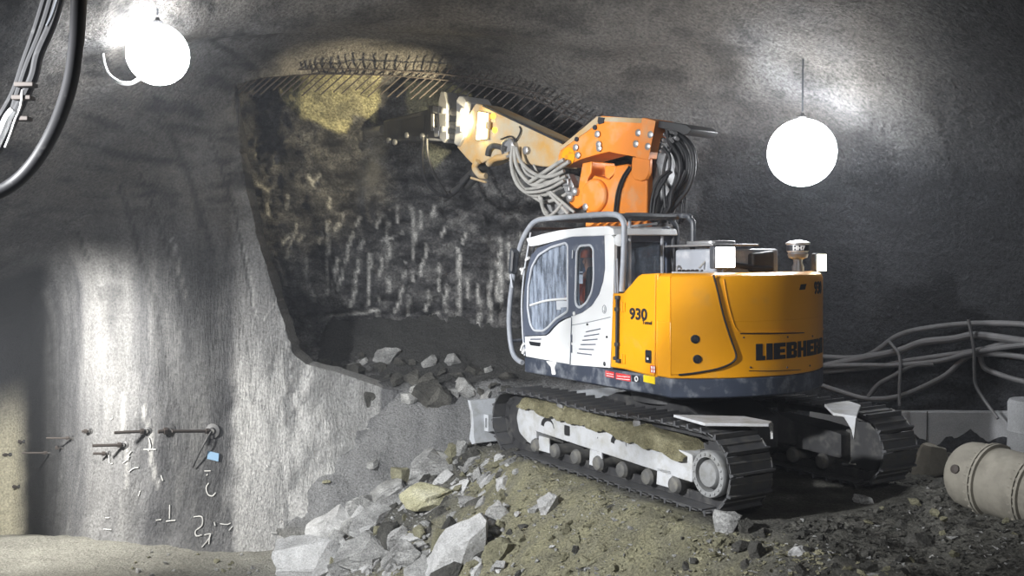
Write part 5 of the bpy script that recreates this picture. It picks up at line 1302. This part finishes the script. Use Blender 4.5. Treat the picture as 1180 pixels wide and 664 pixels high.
bolt(170, 497, .50, .09, .024, 'long rock bolt above the white spray marks', 0)
bolt(144, 513, .48, .08, .024, 'long rock bolt second to the left of the white spray marks', 0)
bolt(126, 523, .24, .06, .02, 'short rock bolt lowest of the middle group on the bright wall', 0)
bolt(105, 497, .14, .06, .02, 'tiny rock bolt high on the bright bulge of the wall', 0)
bolt(84, 505, .40, .06, .016, 'thin rock bolt on the left flank of the bright bulge', 0)
bolt(58, 522, .45, .05, .018, 'rock bolt in the shaded wall beside the side tunnel', 0)
bolt(72, 516, .08, .04, .018, 'stub of a rock bolt between the shade and the bright bulge', 0)
bolt(28, 509, .10, .05, .018, 'rock bolt stub high in the side tunnel wall', 0)
bolt(12, 524, .14, .05, .018, 'rock bolt stub on the yellowish side tunnel wall', 0)
bolt(22, 561, .12, .05, .018, 'lowest rock bolt stub in the side tunnel wall', 0)
h, n = lining_hit(246, 526)
b = MB(); t1 = n.cross(V((0, 0, 1))).normalized(); t2 = t1.cross(n)
pl = [h+n*.02+t1*a*.09+t2*c*.062+t2*a*.02 for a, c in ((-1, -1), (1, -1), (1, 1), (-1, 1))]
f1 = [b.bm.verts.new(p) for p in pl]; f2 = [b.bm.verts.new(p-n*.05) for p in pl]; b.bm.faces.new(f1)
b.bm.faces.new(f2[::-1])
for k in range(4): b.bm.faces.new((f1[k], f1[(k+1) % 4], f2[(k+1) % 4], f2[k]))
tag(b.build('marker_plate', M['blue'], smooth=0), 'small pale blue plate on the wall under the largest rock bolt', 'plate')
strokes = [[(241, 557), (238, 562), (240, 570), (245, 572), (249, 568)], [(238, 548), (240, 547)], [(224, 596), (233, 596), (233, 606), (226, 612), (227, 618), (233, 617)], [(236, 617), (243, 616), (239, 624), (233, 631)], [(242, 617), (241, 628)], [(247, 602), (248, 606)], [(254, 604), (262, 605), (266, 603)], [(268, 607), (264, 612)],
           [(166, 518), (180, 518)], [(172, 505), (174, 515), (171, 520)], [(148, 531), (149, 524), (152, 520)], [(142, 534), (146, 531), (150, 526)], [(149, 544), (154, 540), (160, 539)], [(128, 535), (131, 534)], [(126, 522), (127, 534)], [(180, 600), (186, 599)], [(192, 601), (203, 600)], [(196, 582), (196, 598)], [(312, 614), (319, 615)], [(236, 543), (243, 543)], [(128, 484), (131, 482)], [(162, 566), (160, 572)], [(186, 548), (188, 554)], [(122, 597), (127, 597)], [(120, 610), (129, 611)], [(307, 536), (309, 538)]]
for s_ in strokes:
    pts = []
    for u, v in s_:
        h, n = lining_hit(u, v); pts.append(h+n*.012)
    b = MB(); b.tube(pts, .011, 5, sub=5); b.build('paint_mark', M['paint'], WALL_L)

# welded mesh left sticking out of the cut edge of the vault
b = MB(); crown = [(282, 92), (300, 90), (340, 87), (380, 86), (430, 87), (480, 90), (520, 94), (560, 100), (590, 108), (620, 118), (650, 133), (676, 147)]
cs = spline([at(u, v, 16.55) for u, v in crown], 14)
rr_ = random.Random(3)
dist = 0.
for i in range(0, len(cs)-1):
    dist += (cs[i+1]-cs[i]).length
    if dist < .115: continue
    dist = 0.
    p = cs[i]+V((0, 0, .02)); l_ = (.30+.16*rr_.random()) if cs[i].x < -.6 else .26
    b.tube([p+V((.16, -.30, .13)), p, p+V((-.95*l_, .05, -.80*l_))], .013, 5, smooth=False)
for off in (V((.02, -.05, .0)), V((.10, -.2, .06))): b.tube([p+off for p in cs], .012, 5, smooth=False)
tag(b.build('reinforcement_mesh', M['rust']), 'dark steel mesh sticking out along the cut edge of the vault', 'steel mesh')

# ------------------------------------------------------------------ loose rock
def slab(sx, sy, sz, seed, cuts=9, rough=.05):
    rg = random.Random(seed); bm = bmesh.new(); bmesh.ops.create_cube(bm, size=1.0)
    for _ in range(cuts):
        n = V((rg.uniform(-1, 1), rg.uniform(-1, 1), rg.uniform(-.7, .7))).normalized(); d = rg.uniform(.33, .50)
        geo = bm.verts[:]+bm.edges[:]+bm.faces[:]
        r = bmesh.ops.bisect_plane(bm, geom=geo, plane_co=n*d, plane_no=n, clear_outer=True)
        ed = [e for e in bm.edges if e.is_boundary]
        if ed: bmesh.ops.edgeloop_fill(bm, edges=ed)
    bmesh.ops.triangulate(bm, faces=bm.faces[:])
    bmesh.ops.subdivide_edges(bm, edges=bm.edges[:], cuts=2, use_grid_fill=True)
    bmesh.ops.triangulate(bm, faces=bm.faces[:])
    for v in bm.verts:
        q = v.co*3+V((seed*1.7, seed*.3, 0)); v.co += v.co.normalized()*(noise.fractal(q, 1, 2, 3)*rough)
        v.co = V((v.co.x*sx, v.co.y*sy, v.co.z*sz))
    bm.normal_update()
    me = bpy.data.meshes.new('rock'); bm.to_mesh(me); bm.free()
    me.polygons.foreach_set('use_smooth', [True]*len(me.polygons)); me.set_sharp_from_angle(angle=math.radians(24))
    return me
def put_rock(name, u0, v0, u1, v1, m, seed, label, flat=.5, tilt=(0, 0, 0), depth=.9, cuts=9, group=None, sink=.25, cat_='rock'):
    """a stone whose outline fills about the given spot of the heap"""
    h, n = ground_hit((u0+u1)/2, (v0+v1)/2+ (v1-v0)*.12)
    if h is None: return None
    Y = h.y; w = (u1-u0)*Y/FPX*1.25; hh = (v1-v0)*Y/FPX*1.25
    me = slab(w, w*depth, max(hh, .02), seed, cuts+5, .075); me.materials.append(m)
    o = bpy.data.objects.new(name, me); COL.objects.link(o)
    o.location = h+V((0, .10*w, hh*(.36-sink))); o.rotation_euler = (math.radians(tilt[0]), math.radians(tilt[1]), math.radians(tilt[2]))
    tag(o, label, cat_, group); return o
big = [
 (474, 523, 518, 556, 'rock', 11, 'large angular grey block crowning the left flank of the heap', (8, -18, 10), .9),
 (425, 559, 463, 579, 'rock', 12, 'grey block with dark underside below the crowning block', (0, -12, 0), .9),
 (463, 567, 515, 586, 'rock_yellow', 13, 'pale yellow flat slab in the middle of the heap flank', (14, -6, 5), .9),
 (402, 588, 464, 607, 'rock', 14, 'long tilted grey slab left of the pale yellow slab', (25, -32, 10), .6),
 (328, 630, 395, 672, 'rock_bright', 15, 'broad pale slab in the bottom left corner of the heap', (14, -12, 0), .9),
 (348, 600, 410, 626, 'rock_bright', 16, 'flat pale slab above the broad bottom left slab', (12, -22, 0), .8),
 (400, 626, 452, 660, 'rock', 17, 'tilted grey slab right of the broad bottom left slab', (10, 35, 0), .7),
 (484, 622, 566, 658, 'rock_bright', 18, 'bright white slab standing tilted at the bottom of the heap', (16, -38, 12), .6),
 (565, 584, 584, 608, 'rock', 19, 'thin upright pale splinter above the bright white slab', (0, -40, 0), .4),
 (621, 572, 641, 599, 'rock_bright', 20, 'bright stone set in olive earth below the track', (0, 10, 0), .7),
 (455, 630, 483, 662, 'rock', 21, 'blue grey upright slab left of the bright white slab', (5, -55, 0), .5),
 (434, 608, 462, 642, 'rock_dark', 22, 'dark cleft block amid the grey slabs', (0, 15, 0), .9),
 (453, 543, 475, 562, 'rock_olive', 23, 'small olive block beside the crowning block', (0, 0, 0), .9),
 (526, 510, 536, 530, 'rock', 24, 'slim upright stone near the dozer blade', (0, 12, 0), .8),
 (513, 514, 529, 532, 'rock_olive', 25, 'olive block between crowning block and slim upright stone', (0, 0, 0), .9),
 (407, 574, 433, 600, 'rock', 26, 'grey block tucked behind the long tilted slab', (0, -20, 0), .9),
 (497, 611, 528, 640, 'rock_olive', 27, 'olive slab leaning on the bright white slab', (5, -35, 0), .5),
 (823, 594, 850, 622, 'rock', 28, 'rounded pale boulder directly under the sprocket of the near track', (0, 10, 0), .8),
 (852, 602, 869, 621, 'rock_dark', 29, 'dark lump right of the pale boulder under the sprocket', (0, 0, 0), .9),
 (1058, 519, 1086, 558, 'pipe', 30, 'tall beige boulder behind the far track', (0, 15, 0), .8),
 (393, 602, 414, 620, 'rock', 31, 'small pale wedge on top of the flat pale slab', (0, -25, 0), .8),
 (559, 628, 592, 652, 'rock_olive', 32, 'olive stone right of the bright white slab', (0, -20, 0), .7),
 (985, 572, 1004, 584, 'rock', 33, 'flat pale stone on the right-hand track of spilled gravel', (0, 0, 0), .7),
 (911, 632, 932, 643, 'rock_bright', 34, 'white flat chip on the dark earth at the bottom right', (0, -10, 0), .6),
 (864, 628, 882, 650, 'rock_dark', 35, 'dark olive lump on the earth below the pale boulder', (0, 0, 0), .9),
 (1046, 617, 1070, 638, 'rock_dark', 36, 'dark clod at the bottom right', (0, 0, 0), .9),
 (447, 662-52, 470, 634, 'rock', 37, 'grey block wedged below the pale yellow slab', (0, 20, 0), .7),
 (380, 648, 405, 668, 'rock', 38, 'grey wedge between the two bottom left slabs', (0, -20, 0), .7),
 (530, 575, 548, 586, 'rock', 39, 'small pale stone at the tip of the pale yellow slab', (0, 0, 0), .8),
 (572, 553, 586, 564, 'rock_bright', 40, 'small white stone high on the olive slope', (0, -20, 0), .8),
]
for u0, v0, u1, v1, m, sd, lab, ti, dp_ in big: put_rock('rock', u0, v0, u1, v1, M[m], sd, lab, tilt=ti, depth=dp_)
# small stones: a handful of shapes, each stone an object of its own
rg = random.Random(21)
protos = []
for k in range(10):
    me = slab(1, .8, .55, 100+k, 8); protos.append(me)
def variants(keys):
    out = []
    for k in keys:
        for me in protos:
            c = me.copy(); c.materials.clear(); c.materials.append(M[k]); out.append(c)
    return out
VA = {k: variants([k]) for k in ('rock', 'rock_bright', 'rock_olive', 'rock_dark')}
def scatter(n, region, keys, smin, smax, label, group, dens=lambda u, v: 1.):
    c = 0; tries = 0
    while c < n and tries < n*30:
        tries += 1
        u = rg.uniform(region[0], region[2]); v = rg.uniform(region[1], region[3])
        if rg.random() > dens(u, v): continue
        h, nn = ground_hit(u, v)
        if h is None: continue
        lx, ly = heap_mask(h.x, h.y)
        if abs(lx) < 2.7 and abs(ly) < 1.62: continue
        s = smin*(smax/smin)**(rg.random()**1.7)
        o = bpy.data.objects.new('stone', rg.choice(VA[rg.choice(keys)])); COL.objects.link(o)
        o.location = h+V((0, 0, s*.10)); o.scale = (s, s, s*rg.uniform(.7, 1.2)); o.rotation_euler = (rg.uniform(-.6, .6), rg.uniform(-.9, .3), rg.uniform(0, 6.28))
        tag(o, label, 'stone', group); c += 1
def d_left(u, v):
    s = 505+max(0, 560-u)*.60
    return 1. if v > s-2 and u < 610-(v-520)*.1 else .12
scatter(100, (330, 508, 640, 664), ['rock', 'rock', 'rock_bright', 'rock_olive'], .07, .24, 'small pale stone loose among the slabs on the left flank of the heap', 'loose stones on the left flank', d_left)
scatter(50, (560, 560, 840, 664), ['rock', 'rock_olive', 'rock_olive', 'rock_dark'], .05, .15, 'small stone lying on the olive slope below the near track', 'stones on the olive slope', lambda u, v: .9 if (v > 600 and u < 700) else .35)
scatter(70, (830, 560, 1180, 664), ['rock_dark', 'rock_dark', 'rock_dark', 'rock_olive'], .06, .17, 'small clod on the dark earth at the right of the heap', 'clods on the right')
scatter(25, (150, 630, 330, 664), ['rock', 'rock_olive'], .05, .14, 'small stone at the foot of the left wall', 'stones at the foot of the left wall')
scatter(45, (370, 412, 585, 462), ['rock_dark', 'rock_dark', 'rock_dark', 'rock'], .15, .55, 'dark broken stone on the ramp below the rock face', 'stones below the rock face')
sprotos = []
for k in range(8):
    me = slab(1, .75, .42, 300+k, 9); sprotos.append(me)
SV = []
for k in ('rock', 'rock', 'rock_bright', 'rock_dark'):
    for me in sprotos:
        c = me.copy(); c.materials.clear(); c.materials.append(M[k]); SV.append(c)
c = 0
while c < 130:
    u, v = rg.uniform(335, 600), rg.uniform(512, 668)
    if v < 512+max(0, 545-u)*.60 or u > 590-(v-520)*.25: continue
    h, nn = ground_hit(u, v)
    if h is None: continue
    s = .11*(4.2**rg.random())*(.75 if u > 520 else 1)
    o = bpy.data.objects.new('rock', rg.choice(SV)); COL.objects.link(o)
    o.location = h+V((0, .05, s*.02)); o.scale = (s, s, s*rg.uniform(.8, 1.2)); o.rotation_euler = (rg.uniform(0, .5), rg.uniform(-.95, -.2), rg.uniform(-.4, .6))
    tag(o, 'mid-sized grey slab tilted among the other slabs on the left flank', 'rock', 'tilted slabs on the left flank'); c += 1
# fine gravel: too much to count, one object
gb_ = bmesh.new(); rg2 = random.Random(5)
for i in range(12000):
    u = rg2.uniform(320, 1180); v = rg2.uniform(500, 672)
    if u < 640 and v < 505+(560-u)*.6: continue
    h, nn = ground_hit(u, v)
    if h is None: continue
    lx, ly = heap_mask(h.x, h.y)
    if abs(lx) < 2.6 and abs(ly) < 1.5: continue
    cl_ = noise.fractal(V((h.x*1.5, h.y*1.5, 3)), 1, 2, 3)
    ol_ = 1 if (1.3 < ly < 4 and lx < 2) else (2 if lx < -1 and ly < 1.3 else 0)
    if ol_ == 1 and cl_ < .12 and rg2.random() < .75: continue
    s = rg2.uniform(.012, .040)*(1.4 if rg2.random() < .1 else 1)
    mi_ = ol_ if rg2.random() < (.75 if ol_ == 1 else .93) else 0
    vs = [gb_.verts.new(h+V((rg2.uniform(-1, 1)*s, rg2.uniform(-1, 1)*s, rg2.uniform(-.3, .7)*s))) for _ in range(5)]
    for t in ((0, 1, 2), (0, 1, 3), (0, 2, 3), (1, 2, 4), (1, 3, 4), (2, 3, 4)):
        gb_.faces.new([vs[k] for k in t]).material_index = mi_
me = bpy.data.meshes.new('gravel'); gb_.to_mesh(me); gb_.free(); me.materials.append(M['rock']); me.materials.append(M['gravel_olive']); me.materials.append(M['gravel_dark'])
o = bpy.data.objects.new('gravel', me); COL.objects.link(o); tag(o, 'fine grey gravel strewn over the heap', 'gravel', kind='stuff')
# earth packed on the near track frame
b = MB(); prev = None
NX = 150
for i in range(NX+1):
    t = i/NX; x = 1.80-t*3.44; row = []
    end = sstep(0, .04, t)*sstep(1, .95, t)
    base = .70 if x > 1.2 else .70-.15*(1.2-x)/2.8
    hi = base + end*(.14+.10*noise.noise(V((x*1.6, 3, 0)))+.05*noise.noise(V((x*5, 1, 0))))
    hi = min(hi, .815)
    lo = base - .045 - .10*noise.noise(V((x*2.3, 9, 0))) - .05*noise.noise(V((x*7, 4, 0)))
    for k in range(15):
        s = k/14; y = 1.155-.16+.425*max(0, math.sin(s*PI/2))**.35
        z = lo+(hi-lo)*max(0, math.cos(s*PI/2))**.7
        d = max(-.02, fbm(V((x*5, y*5, z*5)), 4)*.06*end+fbm(V((x*14, y*14, z*14)), 3)*.02)
        row.append(b.bm.verts.new((x, y+d, z+d*.6)))
    if prev:
        for k in range(14): b.bm.faces.new((prev[k], row[k], row[k+1], prev[k+1]))
    prev = row
o = b.build('packed_soil', M['soil'], smooth=180); o.matrix_world = frame(0.)
tag(o, 'olive soil packed on the frame of the near track', 'soil', kind='stuff')
# ------------------------------------------------------------------ air: thin dust haze and a plume at the tool
def haze(name, c, s, dens, col, label, noisy=None, rot=0.):
    b = MB()
    if noisy is None: b.box((0, 0, 0), s)
    else: bmesh.ops.create_icosphere(b.bm, subdivisions=3, radius=.5, matrix=Matrix.Diagonal((*s, 1)))
    m = bpy.data.materials.new(name); m.use_nodes = True; nt = m.node_tree; nt.nodes.clear(); L = nt.links
    vs = _n(nt, 'ShaderNodeVolumeScatter', inp={'Color': (*col, 1), 'Density': dens, 'Anisotropy': .2}); o_ = _n(nt, 'ShaderNodeOutputMaterial'); L.new(vs.outputs[0], o_.inputs['Volume'])
    if noisy:
        tc = _n(nt, 'ShaderNodeTexCoord'); nz = _n(nt, 'ShaderNodeTexNoise', inp={'Scale': noisy, 'Detail': 4., 'Roughness': .55}); L.new(tc.outputs['Object'], nz.inputs['Vector'])
        mp = _n(nt, 'ShaderNodeVectorMath', operation='MULTIPLY'); L.new(tc.outputs['Object'], mp.inputs[0]); mp.inputs[1].default_value = (2/s[0], 2/s[1], 2/s[2])
        ln = _n(nt, 'ShaderNodeVectorMath', operation='LENGTH'); L.new(mp.outputs[0], ln.inputs[0])
        fa = _n(nt, 'ShaderNodeMapRange', inp={'From Min': .25, 'From Max': 1., 'To Min': 1., 'To Max': 0.}); L.new(ln.outputs['Value'], fa.inputs['Value'])
        nr = _n(nt, 'ShaderNodeMapRange', inp={'From Min': .40, 'From Max': .72}); L.new(nz.outputs['Fac'], nr.inputs['Value'])
        mu = _n(nt, 'ShaderNodeMath', operation='MULTIPLY'); L.new(fa.outputs[0], mu.inputs[0]); L.new(nr.outputs[0], mu.inputs[1])
        m2 = _n(nt, 'ShaderNodeMath', operation='MULTIPLY'); L.new(mu.outputs[0], m2.inputs[0]); m2.inputs[1].default_value = dens; L.new(m2.outputs[0], vs.inputs['Density'])
    o = b.build(name, m, loc=c, smooth=180 if noisy else 0); o.rotation_euler.z = rot
    tag(o, label, 'haze', kind='stuff'); return o
HAZE = True
if HAZE:
    haze('dust_haze', (0, 8, 2.6), (26, 22, 11), .004, (.86, .90, 1.), 'thin dust haze filling the tunnel air')
    haze('dust_plume', at(428, 195, 17.2), (.75, .7, 2.2), .8, (.9, .9, .9), 'pale dust plume drifting below the breaker tip', 1.6)
    haze('dust_cloud', at(440, 505, 15.3), (3.2, 1.4, 2.0), .22, (.9, .9, .9), 'pale dust cloud hanging behind the crest of the heap', 1.1)

# ------------------------------------------------------------------ world and view
w = bpy.data.worlds.new('world'); scene.world = w; w.use_nodes = True
w.node_tree.nodes['Background'].inputs['Color'].default_value = (.55, .62, .75, 1); w.node_tree.nodes['Background'].inputs['Strength'].default_value = .003
vs_ = scene.view_settings; scene.display_settings.display_device = 'sRGB'
vs_.view_transform = 'Standard'; vs_.look = 'None'; vs_.gamma = 1.0; vs_.use_curve_mapping = False; vs_.exposure = 0.0
scene.cycles.use_denoising = True; scene.cycles.max_bounces = 6; scene.cycles.diffuse_bounces = 3; scene.cycles.transparent_max_bounces = 12; scene.cycles.volume_bounces = 0
scene.cycles.sample_clamp_indirect = 4.0
